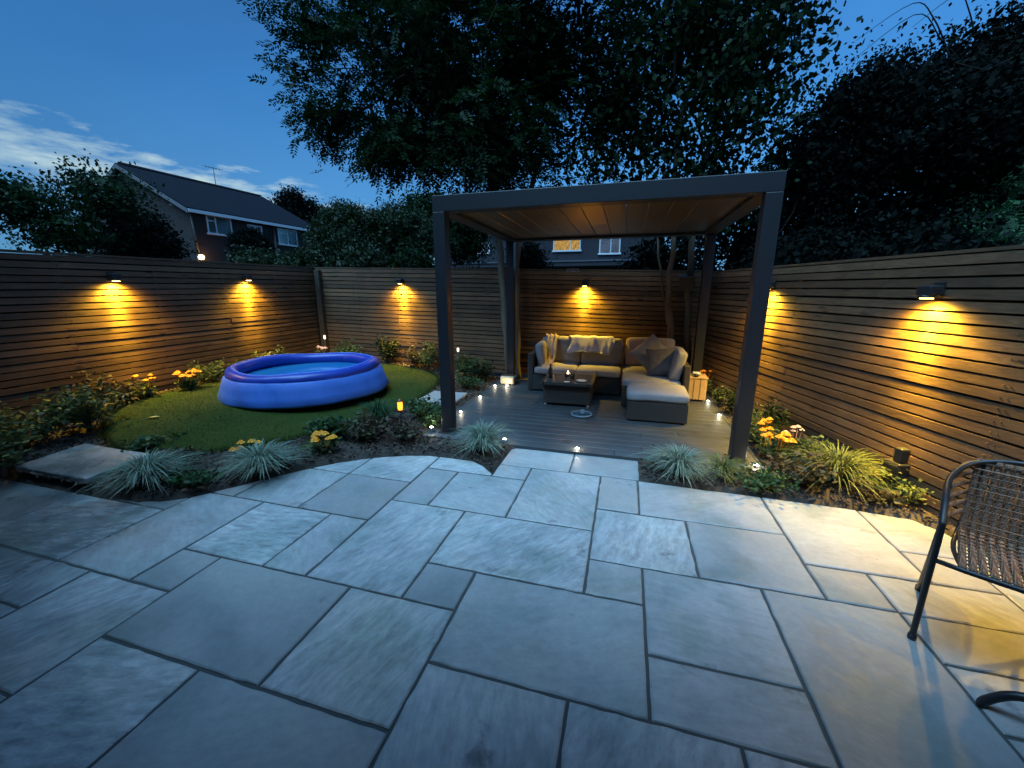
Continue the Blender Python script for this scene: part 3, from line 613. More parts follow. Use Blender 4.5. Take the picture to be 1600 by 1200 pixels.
# ------------------------------------------------------------------ wall lamps
LAMP_COL = (1.0, 0.60, 0.04)
LAMP_K = 20.5
def wall_lamp(loc, nrm, label, e=9.0, tilt=8):
    rz = math.atan2(nrm[1], nrm[0]); root = empty('wall_lamp', loc, rz)
    tag(root, label, 'wall lamp', 'down-facing lamps along the fences')
    mb = MB(); mb.bev((.012, 0, .045), (.018, .075, .10), .004); mb.build('back_plate', M['black'], root)
    mb = MB(); mb.bev((.072, 0, .038), (.10, .105, .07), .012)
    mb.lathe([(.001, .0), (.052, 0.0), (.052, .012), (.03, .03)], (.082, 0, -.012), 20); mb.build('housing', M['black'], root)
    mb = MB(); mb.lathe([(.001, 0), (.036, 0), (.036, -.006), (.001, -.007)], (.082, 0, -.013), 20); mb.build('lens', M['warm_e'], root)
    ld = bpy.data.lights.new('lamp_beam', 'SPOT'); ld.energy = e * LAMP_K; ld.color = LAMP_COL; ld.spot_size = R(164); ld.spot_blend = 0.3; ld.shadow_soft_size = .022
    ld.use_nodes = True; t = ld.node_tree; em = t.nodes['Emission']; tcn = t.nodes.new('ShaderNodeTexCoord'); sp = t.nodes.new('ShaderNodeSeparateXYZ'); t.links.new(tcn.outputs['Normal'], sp.inputs[0])
    ab = t.nodes.new('ShaderNodeMath'); ab.operation = 'ABSOLUTE'; t.links.new(sp.outputs[2], ab.inputs[0])
    ac = t.nodes.new('ShaderNodeMath'); ac.operation = 'ARCCOSINE'; t.links.new(ab.outputs[0], ac.inputs[0])
    dv = t.nodes.new('ShaderNodeMath'); dv.operation = 'DIVIDE'; dv.inputs[1].default_value = R(90); t.links.new(ac.outputs[0], dv.inputs[0])
    rp = t.nodes.new('ShaderNodeValToRGB'); t.links.new(dv.outputs[0], rp.inputs[0]); cr_ = rp.color_ramp      # lens: narrow beam plus spill
    bs = [(0, 1.0), (6, .95), (11, .66), (16, .43), (23, .28), (31, .235), (39, .235), (45, .20), (51, .12), (58, .05), (70, .008)]
    while len(cr_.elements) < len(bs): cr_.elements.new(.5)
    for e_, (a_, v_) in zip(cr_.elements, bs): e_.position = a_ / 90; e_.color = (v_, v_, v_, 1)
    mu = t.nodes.new('ShaderNodeMath'); mu.operation = 'MULTIPLY'; mu.inputs[1].default_value = 5.8; t.links.new(rp.outputs[0], mu.inputs[0]); t.links.new(mu.outputs[0], em.inputs['Strength'])
    lo = bpy.data.objects.new('lamp_beam', ld); COL.objects.link(lo); lo.parent = root; lo.location = (.085, 0, -.026); lo.rotation_euler = (0, R(tilt), 0)
    return root
wall_lamp((-6.10, 3.51, 1.71), (1, 0), 'lit black wall lamp on the left fence, the one nearest the camera')
wall_lamp((-6.10, 5.33, 1.76), (1, 0), 'lit black wall lamp on the left fence, nearer the garden corner')
wall_lamp((-4.13, 6.93, 1.72), (0, -1), 'lit wall lamp on the back fence between the corner and the pergola')
wall_lamp((-.69, 6.93, 1.66), (0, -1), 'lit wall lamp on the back fence right above the grey sofa', 7.0, 17)
nR = Vector((-(6.80 + .70), -(3.30 - 1.20), 0)).normalized()
def fr(y, z):
    t = (y + .70) / 7.50; return (3.30 + t * -2.10 + nR.x * .022, y + nR.y * .022, z)
wall_lamp(fr(5.30, 1.60), nR, 'lit wall lamp on the right fence just beside the pergola post', 9)
wall_lamp(fr(3.55, 1.53), nR, 'lit wall lamp on the right fence above the tall golden grass', 10)
wall_lamp(fr(1.72, 1.50), nR, 'wall lamp on the right fence beside the woven chair, outside the picture', 3.4)
# socket box at the foot of the right fence
root = empty('socket_box', fr(3.52, .22), math.atan2(nR.y, nR.x)); tag(root, 'black outdoor socket box low on the right fence behind the chair', 'socket box')
mb = MB(); mb.bev((.05, 0, 0), (.09, .13, .17), .01); mb.build('box_body', M['black'], root)
mb = MB(); mb.bev((.099, 0, .01), (.008, .11, .12), .003); mb.build('box_lid', M['black'], root)
mb = MB(); mb.bev((.05, .02, .145), (.07, .06, .11), .01); mb.build('upper_box', M['black'], root)
mb = MB(); mb.tube([(.05, .02, -.08), (.05, .02, -.2)], .012); mb.build('conduit', M['black'], root)

# ------------------------------------------------------------------ pergola
PX0, PX1, PY0, PY1, PH = -1.905, 1.135, 3.84, 6.50, 2.48
root = empty('pergola', (0, 0, 0)); tag(root, 'dark grey metal pergola with a closed slatted roof over the deck', 'pergola')
pw = .125
for x, y in ((PX0, PY0), (PX1 - pw, PY0), (PX0, PY1 - pw), (PX1 - pw, PY1 - pw)):
    mb = MB(); mb.bev((x + pw / 2, y + pw / 2, (PH - .15 + DZ) / 2), (pw, pw, PH - .15 - DZ), .006); p = mb.build('post', M['frame'], root)
    mb = MB(); mb.bev((x + pw / 2, y + pw / 2, DZ + .004), (pw + .07, pw + .07, .008), .002)
    for a in (-1, 1):
        for b in (-1, 1): mb.cyl((x + pw / 2 + a * .08, y + pw / 2 + b * .08, DZ + .008), .008, .006, 8)
    mb.build('base_plate', M['frame'], p)
bh = .15
for nme, (x0, x1, y0, y1) in dict(front_beam=(PX0, PX1, PY0, PY0 + pw), rear_beam=(PX0, PX1, PY1 - pw, PY1), side_beam=(PX0, PX0 + pw, PY0 + pw + .002, PY1 - pw - .002), side_beam2=(PX1 - pw, PX1, PY0 + pw + .002, PY1 - pw - .002)).items():
    mb = MB(); mb.bev(((x0 + x1) / 2, (y0 + y1) / 2, PH - bh / 2), (x1 - x0, y1 - y0, bh), .005); mb.build(nme.rstrip('2'), M['frame'], root)
mb = MB(); nb = 13; bw = (PX1 - PX0 - 2 * pw - .02) / nb
for k in range(nb):
    x = PX0 + pw + .01 + bw * (k + .5)
    mb.bev((x, (PY0 + PY1) / 2, PH - .10), (bw - .004, PY1 - PY0 - 2 * pw - .02, .03), .004, seg=1, M=None)
mb.build('roof_slats', M['ceil'], root)
mb = MB()
for (x0, x1, y0, y1) in ((PX0 + pw, PX1 - pw, PY0 + pw, PY0 + pw + .04), (PX0 + pw, PX1 - pw, PY1 - pw - .04, PY1 - pw), (PX0 + pw, PX0 + pw + .04, PY0 + pw + .04, PY1 - pw - .04), (PX1 - pw - .04, PX1 - pw, PY0 + pw + .04, PY1 - pw - .04)):
    mb.b2(x0, x1, y0, y1, PH - .148, PH - .125)
mb.build('inner_gutter', M['frame'], root)

# ------------------------------------------------------------------ deck spotlights
def deck_light(x, y, z, label, e=.25, stake=0.0):
    root = empty('deck_light', (x, y, z)); tag(root, label, 'spotlight', 'small white spotlights round the deck')
    mb = MB(); mb.lathe([(.001, .0), (.024, .0), (.026, .006), (.019, .009), (.018, .007)], (0, 0, stake), 16)
    if stake: mb.tube([(0, 0, 0), (0, 0, stake)], .006, 6)
    mb.build('rim', M['dish'], root)
    mb = MB(); mb.lathe([(.018, .008), (.014, .013), (.001, .015)], (0, 0, stake), 14); mb.build('lens', M['white_e'], root)
    ld = bpy.data.lights.new('glow', 'POINT'); ld.energy = e; ld.color = (1, .88, .62); ld.shadow_soft_size = .015
    lo = bpy.data.objects.new('glow', ld); COL.objects.link(lo); lo.parent = root; lo.location = (0, 0, stake + .045)
for x, y, z, st, lb in [(-2.03, 6.12, DZ, 0, 'white deck spotlight at the left rear of the deck, nearest the cream pot'), (-2.02, 5.38, DZ, 0, 'white deck spotlight on the left deck edge, middle one of three beyond the post'),
                    (-2.0, 4.6, DZ, 0, 'white deck spotlight on the left deck edge, closest behind the pergola post'), (-2.02, 3.82, DZ, .05, 'white spotlight low in the plants at the foot of the left pergola post'),
                    (-1.14, 3.74, DZ, .03, 'yellowish spotlight shining through the grass tuft at the deck corner'), (-.39, 3.76, DZ, 0, 'white deck spotlight in front of the step slabs at the deck front'),
                    (1.20, 6.02, DZ, 0, 'white deck spotlight on the right deck edge beside the wooden side table'), (1.21, 5.35, DZ, 0, 'white deck spotlight midway along the right deck edge'), (1.21, 3.80, DZ, 0, 'white deck spotlight at the foot of the right pergola post')]:
    deck_light(x, y, z, lb, .6 if y > 4 else .8, st)
def stake_light(x, y, h, label):
    root = empty('stake_light', (x, y, hgt(x, y))); tag(root, label, 'stake light', 'slim stake lights along the back fence')
    mb = MB(); mb.tube([(0, 0, 0), (0, 0, h)], .007, 6); mb.build('stake', M['black'], root)
    mb = MB(); mb.lathe([(.012, h), (.02, h + .01), (.02, h + .07), (.001, h + .075)], n=12); mb.build('lens', mat('stake_glow', (1, 1, .9), .5, emit=(1, .85, .6), es=2.0), root)
    mb = MB(); mb.lathe([(.034, h + .076), (.03, h + .088), (.001, h + .1)], n=12); mb.build('cap', M['black'], root)
stake_light(-5.70, 6.55, .42, 'small stake light glowing in the dark left rear corner behind the pool')
stake_light(-2.95, 6.75, .42, 'small stake light glowing between the pergola post and the tree trunk')
# amber torch
root = empty('torch_light', (-2.42, 3.85, hgt(-2.42, 3.85))); tag(root, 'orange glowing solar torch on a black stake among the plants left of the pergola', 'torch')
mb = MB(); mb.tube([(0, 0, 0), (0, 0, .20)], .009, 8); mb.lathe([(.012, .19), (.024, .215), (.026, .22)], n=14); mb.build('stake', M['black'], root)
mb = MB(); mb.lathe([(.024, .22), (.029, .25), (.029, .30), (.024, .32)], n=16); mb.build('lantern_glass', M['amber_e'], root)
mb = MB(); mb.lathe([(.034, .32), (.03, .335), (.001, .35)], n=16); mb.build('cap', M['black'], root)
ld = bpy.data.lights.new('amber', 'POINT'); ld.energy = .35; ld.color = (1, .4, .08); ld.shadow_soft_size = .03
lo = bpy.data.objects.new('amber', ld); COL.objects.link(lo); lo.parent = root; lo.location = (0, 0, .40)

# ------------------------------------------------------------------ cushions / furniture
def cushion(mb, c, d, r=.04, puff=.02, n=10, M3=None, seed=0, noise=.004, dent=None):
    hx, hy, hz = d[0] / 2, d[1] / 2, d[2] / 2; r = min(r, hx, hy, hz); rr = random.Random(seed)
    ph = [rr.uniform(0, 6.28) for _ in range(6)]
    bm = bmesh.new(); bmesh.ops.create_cube(bm, size=2); bmesh.ops.subdivide_edges(bm, edges=bm.edges[:], cuts=n, use_grid_fill=True)
    for v in bm.verts:
        q = Vector((v.co.x * hx, v.co.y * hy, v.co.z * hz)); u = v.co.copy()
        inn = Vector((max(-hx + r, min(hx - r, q.x)), max(-hy + r, min(hy - r, q.y)), max(-hz + r, min(hz - r, q.z))))
        e = q - inn; q = inn + (e.normalized() * r if e.length > 1e-6 else e)
        f = (1 - u.x ** 2) * (1 - u.y ** 2); fx = (1 - u.z ** 2) * (1 - u.y ** 2); fy = (1 - u.x ** 2) * (1 - u.z ** 2)
        q.z += math.copysign(puff * f, u.z) if abs(u.z) > .5 else 0
        q.x += math.copysign(puff * .5 * fx, u.x) if abs(u.x) > .99 else 0
        q.y += math.copysign(puff * .5 * fy, u.y) if abs(u.y) > .99 else 0
        q += Vector((math.sin(9 * q.y + ph[0]), math.sin(11 * q.x + ph[1]), math.sin(12 * q.x + ph[2]) * math.sin(10 * q.y + ph[3]))) * noise
        v.co = (M3 @ q if M3 is not None else q) + Vector(c)
    bm.verts.index_update(); mb.add([v.co.copy() for v in bm.verts], [[v.index for v in f.verts] for f in bm.faces], True); bm.free()
Rx = lambda a: Matrix.Rotation(R(a), 3, 'X'); Ry = lambda a: Matrix.Rotation(R(a), 3, 'Y'); Rz = lambda a: Matrix.Rotation(R(a), 3, 'Z')

# left sofa unit: x -1.42..-0.02, front y 5.98, back 6.72
sx0, sx1, sy0, sy1 = -1.44, -.02, 5.98, 6.74
root = empty('sofa', ((sx0 + sx1) / 2, sy0, DZ)); tag(root, 'grey wicker sofa with grey cushions and one left arm against the back fence', 'sofa')
def loc(root, b): return b
ox, oy = (sx0 + sx1) / 2, sy0
mb = MB(); mb.bev((0, (sy1 - sy0) / 2, .145), (sx1 - sx0 - .004, sy1 - sy0 - .01, .25), .012); mb.build('base', M['wicker'], root)
mb = MB(); mb.bev((sx0 - ox + .045, (sy1 - sy0) / 2, .30), (.09, sy1 - sy0, .58), .015); mb.build('armrest', M['wicker'], root)
mb = MB(); mb.bev((.045, sy1 - oy - .04, .43), (sx1 - sx0 - .10, .075, .36), .012); mb.build('backrest', M['wicker'], root)
for k in range(2):
    w = (sx1 - sx0 - .10) / 2; cx = sx0 - ox + .095 + w * (k + .5)
    mb = MB(); cushion(mb, (cx, .31, .325), (w - .008, .66, .11), .035, .012, seed=k); mb.build('seat_cushion', M['fabric'], root)
    mb = MB(); cushion(mb, (cx + .01, .60, .58), (w - .02, .14, .42), .035, .018, M3=Rx(-12), seed=5 + k); mb.build('back_cushion', M['fabric'], root)
mb = MB(); cushion(mb, (sx0 - ox + .165, .34, .54), (.13, .44, .38), .035, .018, M3=Ry(-8), seed=9); mb.build('side_cushion', M['fabric'], root)
for x in (sx0 - ox + .05, sx1 - ox - .05):
    for y in (.05, sy1 - oy - .06):
        mb = MB(); mb.cyl((x, y, 0), .02, .022, 10); mb.build('foot', M['black'], root)

# right unit
rx0, rx1, ry0, ry1 = .0, .84, 5.42, 6.74
root = empty('corner_sofa', ((rx0 + rx1) / 2, ry0, DZ)); tag(root, 'grey wicker corner sofa unit with a pinkish back cushion, right of the long sofa', 'sofa')
ox, oy = (rx0 + rx1) / 2, ry0; rw = rx1 - rx0
mb = MB(); mb.bev((0, (ry1 - ry0) / 2, .145), (rw, ry1 - ry0, .25), .012); mb.build('base', M['wicker'], root)
mb = MB(); mb.bev((-.03, ry1 - oy - .04, .45), (rw - .08, .075, .38), .012); mb.bev((rx1 - ox - .04, (ry1 - ry0) / 2, .43), (.075, ry1 - ry0, .34), .012); mb.build('backrest', M['wicker'], root)
mb = MB(); cushion(mb, (-.045, .30, .325), (.74, .60, .11), .035, .012, seed=20); mb.build('seat_cushion', M['fabric'], root)
mb = MB(); cushion(mb, (-.045, .93, .325), (.74, .64, .11), .035, .012, seed=21); mb.build('seat_cushion', M['fabric'], root)
mb = MB(); cushion(mb, (-.03, 1.16, .59), (.72, .14, .44), .035, .018, M3=Rx(-12), seed=22); mb.build('back_cushion', M['fabric_b'], root)
mb = MB(); cushion(mb, (.285, .42, .56), (.14, .62, .40), .035, .018, M3=Ry(12), seed=23); mb.build('back_cushion', M['fabric'], root)
for x in (-.37, .37):
    for y in (.05, 1.25):
        mb = MB(); mb.cyl((x, y, 0), .02, .022, 10); mb.build('foot', M['black'], root)
# footstool
root = empty('footstool', (.42, 4.80, DZ)); tag(root, 'square grey wicker footstool with a thick cushion at the front of the corner sofa', 'footstool')
mb = MB(); mb.bev((0, .30, .135), (.68, .58, .235), .012); mb.build('base', M['wicker'], root)
mb = MB(); cushion(mb, (0, .30, .310), (.70, .60, .115), .04, .015, seed=31); mb.build('seat_cushion', M['fabric'], root)
for x in (-.3, .3):
    for y in (.05, .55):
        mb = MB(); mb.cyl((x, y, 0), .02, .02, 10); mb.build('foot', M['black'], root)
# coffee table
root = empty('coffee_table', (-.72, 5.2, DZ)); tag(root, 'low grey wicker coffee table with a dark glass top and a lit candle', 'coffee table')
TH = .33
mb = MB(); mb.bev((0, .40, .16), (.64, .72, .26), .012); mb.build('base', M['wicker'], root)
mb = MB()
for x in (-.33, .33):
    mb.bev((x, .40, TH - .01), (.05, .86, .045), .01)
for y in (-.01, .81): mb.bev((0, y, TH - .01), (.60, .05, .045), .01)
mb.build('top_frame', M['wicker'], root)
mb = MB(); mb.bev((0, .40, TH + .006), (.66, .80, .008), .002); mb.build('glass_top', M['glass'], root)
for x in (-.29, .29):
    for y in (.07, .73):
        mb = MB(); mb.cyl((x, y, 0), .02, .032, 10); mb.build('foot', M['dish'], root)
tz = DZ + TH + .0105
# on the table
root = empty('candle_jar', (-.74, 5.50, tz)); tag(root, 'lit candle in a small glass jar on the coffee table', 'candle')
mb = MB(); mb.lathe([(.001, .001), (.038, .001), (.042, .01), (.042, .07), (.039, .07), (.038, .012), (.001, .01)], n=20); mb.build('jar', M['clear'], root)
mb = MB(); mb.lathe([(.001, .040), (.036, .040), (.036, .012)], n=20); mb.build('wax', M['cream'], root)
mb = MB(); mb.lathe([(.001, .045), (.011, .055), (.013, .068), (.007, .088), (.001, .105)], n=10); mb.build('flame', M['flame_e'], root)
ld = bpy.data.lights.new('candle_glow', 'POINT'); ld.energy = .8; ld.color = (1, .5, .2); ld.shadow_soft_size = .02
lo = bpy.data.objects.new('candle_glow', ld); COL.objects.link(lo); lo.parent = root; lo.location = (0, 0, .14)
for (x, y), lb in (((-.53, 5.33), 'pale saucer on the coffee table at the right, near the candle'), ((-.71, 5.20), 'small white tealight holder at the front of the coffee table')):
    s = 1 if x > -.6 else .55
    mb = MB(); mb.lathe([(.001, .004), (.045 * s, .004), (.07 * s, .016), (.072 * s, .014), (.05 * s, .0), (.001, 0)], n=24); o = mb.build('saucer', M['white'], None); o.location = (x, y, tz); tag(o, lb, 'saucer')
mb = MB(); mb.lathe([(.001, 0), (.03, 0), (.034, .02), (.034, .12), (.015, .155), (.013, .2), (.016, .202), (.001, .203)], n=18); o = mb.build('bottle', M['black']); o.location = (-.98, 5.45, tz); tag(o, 'dark bottle standing at the left of the coffee table', 'bottle')
root = empty('drinking_glass', (-.66, 5.36, tz)); tag(root, 'small clear glass on the coffee table between candle and saucer', 'glass')
mb = MB(); mb.lathe([(.001, .002), (.026, .002), (.032, .09), (.030, .09), (.024, .012), (.001, .011)], n=20); mb.build('glass_body', M['clear'], root)
# shallow dish on the deck
root = empty('round_dish', (-.47, 4.88, DZ)); tag(root, 'shallow round dish with a pale rim on the deck in front of the coffee table', 'dish')
mb = MB(); mb.lathe([(.001, .008), (.105, .008), (.125, .022), (.001, .010)][:3] + [(.118, .024)], n=36); mb.build('dish_bowl', M['dish_in'], root)
mb = MB(); mb.lathe([(.118, .022), (.124, .030), (.132, .028), (.134, .018), (.122, .004), (.10, .0)], n=36); mb.build('rim', M['rim_g'], root)
mb = MB(); mb.bev((.01, .02, .045), (.05, .035, .06), .012); mb.build('scoop', M['rim_g'], root)
# side table / crate with pot
root = empty('side_table', (1.02, 6.10, DZ)); tag(root, 'small pine box side table standing right of the corner sofa', 'side table')
mb = MB()
for k in range(3):
    for sgn in (-1, 1):
        mb.bev((-.085 + .085 * k, sgn * .125, .18), (.078, .016, .30), .003); 
        mb.bev((sgn * .125, -.085 + .085 * k, .18), (.016, .078, .30), .003)
mb.build('side_boards', M['pine'], root)
mb = MB(); mb.bev((0, 0, .34), (.28, .28, .02), .004); mb.build('table_top', M['pine'], root)
for a in (-.1, .1):
    for b in (-.1, .1):
        mb = MB(); mb.box((a, b, .015), (.03, .03, .03)); mb.build('foot', M['pine'], root)
mb = MB(); mb.lathe([(.001, 0), (.045, 0), (.06, .03), (.055, .05), (.03, .055), (.001, .05)], n=20); o = mb.build('bowl', M['white']); o.location = (1.02, 6.10, DZ + .351); tag(o, 'small white bowl on the pine side table', 'bowl')
mb = MB(); mb.lathe([(.001, 0), (.03, 0), (.035, .03), (.02, .045), (.001, .048)], n=14); o = mb.build('lidded_pot', M['black']); o.location = (1.0, 6.0, DZ + .351); tag(o, 'little round black pot with a lid on the pine side table', 'pot')
# cream pot with plant
root = empty('plant_pot', (-1.86, 6.36, DZ)); tag(root, 'squat cream glazed pot glowing beside the left tree trunks at the deck corner', 'pot')
mb = MB(); mb.bev((0, 0, .075), (.25, .22, .145), .03, seg=3); mb.build('pot_body', M['cream'], root)
mb = MB(); mb.bev((0, 0, .152), (.21, .18, .012), .004); mb.build('soil', M['soil'], root)
ld = bpy.data.lights.new('pot_glow', 'POINT'); ld.energy = .35; ld.color = (1, .82, .5); ld.shadow_soft_size = .02
deck_light(-1.84, 6.17, DZ, 'white deck spotlight shining on the cream pot', .8)
# scatter cushions and throws
def scatter(name, c, s, m, Mx, label, seed):
    mb = MB(); bm = bmesh.new(); bmesh.ops.create_cube(bm, size=2); bmesh.ops.subdivide_edges(bm, edges=bm.edges[:], cuts=12, use_grid_fill=True)
    rr = random.Random(seed); ph = rr.uniform(0, 6)
    for v in bm.verts:
        u = v.co.copy(); f = max(0, (1 - abs(u.x) ** 2.4)) ** .5 * max(0, (1 - abs(u.y) ** 2.4)) ** .5
        pin = 1 - .08 * (1 - u.y ** 2) * abs(u.x) ** 3 - .0; pin2 = 1 - .08 * (1 - u.x ** 2) * abs(u.y) ** 3
        q = Vector((u.x * s * pin, u.y * s * pin2, u.z * (.012 + s * .36 * f) + .008 * math.sin(9 * u.x + ph) * math.sin(8 * u.y)))
        v.co = Mx @ q
    bm.verts.index_update(); mb.add([v.co.copy() for v in bm.verts], [[v.index for v in f.verts] for f in bm.faces], True); bm.free()
    o = mb.build(name, M[m]); o.location = c; return tag(o, label, 'cushion', 'scatter cushions on the corner sofa')
scatter('scatter_cushion', (.40, 6.12, .66), .235, 'fabric', Rz(10) @ Rx(62) @ Rz(40), 'pale grey scatter cushion standing on its corner behind the dark one', 3)
scatter('scatter_cushion', (.52, 5.82, .60), .215, 'fabric_d', Rz(-8) @ Rx(58) @ Rz(8), 'dark grey fluffy scatter cushion with a pale edge in front', 4)
def drape(name, m, x0, x1, prof, label, seed, amp=.012, group='throws draped over the sofa'):
    """cloth following a profile in y,z, wrinkled"""
    rr = random.Random(seed); P = [Vector((0, *p)) for p in prof]; fine = []
    for i in range(len(P) - 1):
        for k in range(8): fine.append(P[i].lerp(P[i + 1], k / 8))
    fine.append(P[-1])
    for _ in range(3): fine = [fine[0]] + [(fine[i - 1] + fine[i] * 2 + fine[i + 1]) / 4 for i in range(1, len(fine) - 1)] + [fine[-1]]
    nx = 26; V = []; ph = [rr.uniform(0, 6) for _ in range(4)]
    for s, th in ((0, 0), (1, .012)):
        for j, p in enumerate(fine):
            for i in range(nx + 1):
                t = i / nx; w = amp * math.sin(t * 17 + ph[0] + j * .05) + amp * .6 * math.sin(t * 31 + ph[1] - j * .08)
                e = .02 * math.sin(j * .23 + ph[2]) if i in (0, nx) else .0
                dz = .02 * math.sin(t * 5 + ph[3]) if j in (0, len(fine) - 1) else 0
                V.append((x0 + (x1 - x0) * t + e + .01 * math.sin(j * .3 + ph[1]), p.y - abs(w) * .8 - th * (1 if j < len(fine) / 2 else .4), p.z + w * .4 + dz + th))
    nf = len(fine); st = nf * (nx + 1); F = []
    for j in range(nf - 1):
        for i in range(nx):
            a = j * (nx + 1) + i; F.append((a, a + 1, a + nx + 2, a + nx + 1)); F.append((st + a, st + a + nx + 1, st + a + nx + 2, st + a + 1))
    for j in range(nf - 1):
        for i in (0, nx):
            a = j * (nx + 1) + i; F.append((a, a + nx + 1, st + a + nx + 1, st + a))
    for j in (0, nf - 1):
        for i in range(nx): a = j * (nx + 1) + i; F.append((a, a + 1, st + a + 1, st + a))
    mb = MB(); mb.add(V, F, True); return tag(mb.build(name, M[m]), label, 'throw', group)
drape('throw', 'throw_w', -.86, -.18, [(6.42, .60), (6.46, .70), (6.53, .84), (6.60, .845), (6.70, .82), (6.735, .72)], 'white throw draped over the middle of the sofa backrest', 5)
drape('throw', 'throw_t', -1.25, -1.07, [(6.05, .40), (6.14, .43), (6.30, .50), (6.42, .70), (6.52, .845), (6.60, .86), (6.70, .82), (6.735, .66)], 'crumpled tan throw hanging over the left end of the sofa', 6, .02)

# ------------------------------------------------------------------ inflatable pool
PC = (-4.30, 4.55); pz = hgt(-4.3, 4.5) + .035 + .0; R0, R1, PHt = 1.075, .965, .40
root = empty('inflatable_pool', (*PC, pz)); tag(root, 'round blue inflatable paddling pool filled with water on the lawn', 'pool')
nn = 192; prof = [(R0 - .05, .0), (R0, .01), (R0 + .01, .04), (R0 - .02, .12), (R0 - .05, .20), (R0 - .075, .27), (R1 + .005, PHt - .10)]
V = []; F = []
for i, (r, z) in enumerate(prof):
    for k in range(nn):
        th = 2 * math.pi * k / nn; w = (.007 * math.sin(13 * th + i * .7) * math.sin(3 * th) + .010 * max(0, math.sin(29 * th + i * .9)) ** 3 * (.4 + .6 * math.sin(5 * th + 2)) * (1 if i > 3 else .5)) * (1 if 0 < i < 6 else .3) + .006 * math.sin(7 * th + 1)
        V.append(((r + w) * math.cos(th), (r + w) * math.sin(th), z))
for i in range(len(prof) - 1):
    for k in range(nn): F.append((i * nn + k, i * nn + (k + 1) % nn, (i + 1) * nn + (k + 1) % nn, (i + 1) * nn + k))
mb = MB(); mb.add(V, F, True); mb.build('outer_wall', M['pool_out'], root)
V = []; F = []; rc = R1 - .075; ns = 16
for k in range(nn):
    th = 2 * math.pi * k / nn; sag = .016 * math.sin(2 * th + 1) + .008 * math.sin(5 * th); pin = 1 + .035 * math.sin(11 * th) + .02 * math.sin(23 * th + 1) * math.sin(3 * th)
    for j in range(ns):
        a = 2 * math.pi * j / ns; V.append(((rc + .078 * pin * math.cos(a)) * math.cos(th), (rc + .078 * pin * math.cos(a)) * math.sin(th), PHt - .09 + sag + .085 * math.sin(a)))
for k in range(nn):
    for j in range(ns): F.append((k * ns + j, ((k + 1) % nn) * ns + j, ((k + 1) % nn) * ns + (j + 1) % ns, k * ns + (j + 1) % ns))
mb = MB(); mb.add(V, F, True); mb.build('inflated_ring', M['pool_in'], root)
def ringtube(r, z, rad, m, nm):
    mb = MB(); P = []
    for k in range(nn + 1):
        th = 2 * math.pi * k / nn; sag = .016 * math.sin(2 * th + 1) + .008 * math.sin(5 * th)
        P.append((r * math.cos(th), r * math.sin(th), z + sag))
    mb.tube(P, rad, 6, cap=False); mb.build(nm, M[m], root)
ringtube(rc - .01, PHt - .004, .006, 'pool_line', 'ring_seam'); ringtube(rc + .083, PHt - .125, .006, 'pool_line', 'ring_seam')
mb = MB(); mb.lathe([(rc - .07, PHt - .10), (R0 - .14, .12), (R0 - .16, .02), (.001, .015)], n=64); mb.build('liner', M['pool_in'], root)
mb = MB(); mb.lathe([(R0 - .128, PHt - .16), (.5, PHt - .16), (.001, PHt - .16)], n=64); mb.build('water_surface', M['water'], root)
mb = MB(); mb.lathe([(.001, .02), (.022, .02), (.022, 0), (.03, 0)], (R0 * math.cos(3.6), R0 * math.sin(3.6), .10), 14, M=Matrix.Rotation(3.6, 3, 'Z') @ Ry(90)); mb.build('drain_valve', M['white'], root)

# ------------------------------------------------------------------ woven bistro chair (local: +x to the chair's side, +y to its back)
def spline(P, k=6):
    P = [Vector(p) for p in P]; o = []
    for i in range(len(P) - 1):
        a = P[max(i - 1, 0)]; b = P[i]; c = P[i + 1]; d = P[min(i + 2, len(P) - 1)]
        for j in range(k):
            t = j / k; o.append(.5 * ((2 * b) + (c - a) * t + (2 * a - 5 * b + 4 * c - d) * t * t + (3 * b - 3 * c + d - a) * t ** 3))
    o.append(P[-1]); return o
CH = empty('woven_chair', (1.36, 1.97, 0), math.atan2(-.53, .85)); tag(CH, 'brown woven bistro chair with a black tubular frame on the patio', 'chair')
CWd = .50
for s in (0, 1):
    X = s * CWd; q = -1 if s == 0 else 1
    mb = MB(); mb.tube(spline([(X, 0, .0), (X, .0, .2), (X, .0, .44), (X, .02, .60)]), .012, 10); mb.build('front_leg', M['black'], CH)
    mb = MB(); mb.tube([(X, .03, .60), (X, .20, .34), (X, .46, .0)], .012, 10); mb.build('rear_leg', M['black'], CH)
mb = MB(); mb.tube(spline([(0, .02, .58), (-.005, .14, .655), (.0, .32, .70), (.05, .45, .745), (.14, .50, .775), (.25, .515, .785), (.36, .50, .775), (.45, .45, .745), (.50, .32, .70), (.505, .14, .655), (.50, .02, .58)]), .0125, 10)
mb.build('arm_and_back_frame', M['black'], CH)
mb = MB(); mb.tube([(0, 0, .42), (.10, -.01, .42), (.40, -.01, .42), (.50, 0, .42)], .011, 10); mb.tube([(0.0, .20, .34), (0.0, .0, .36)], .008, 6); mb.tube([(.5, .20, .34), (.5, .0, .36)], .008, 6)
mb.tube(spline([(.09, 0, .415), (.06, .20, .41), (.07, .40, .42), (.09, .47, .60), (.10, .49, .765)]), .009, 8)
mb.tube(spline([(.41, 0, .415), (.44, .20, .41), (.43, .40, .42), (.41, .47, .60), (.40, .49, .765)]), .009, 8)
mb.build('seat_frame', M['black'], CH)
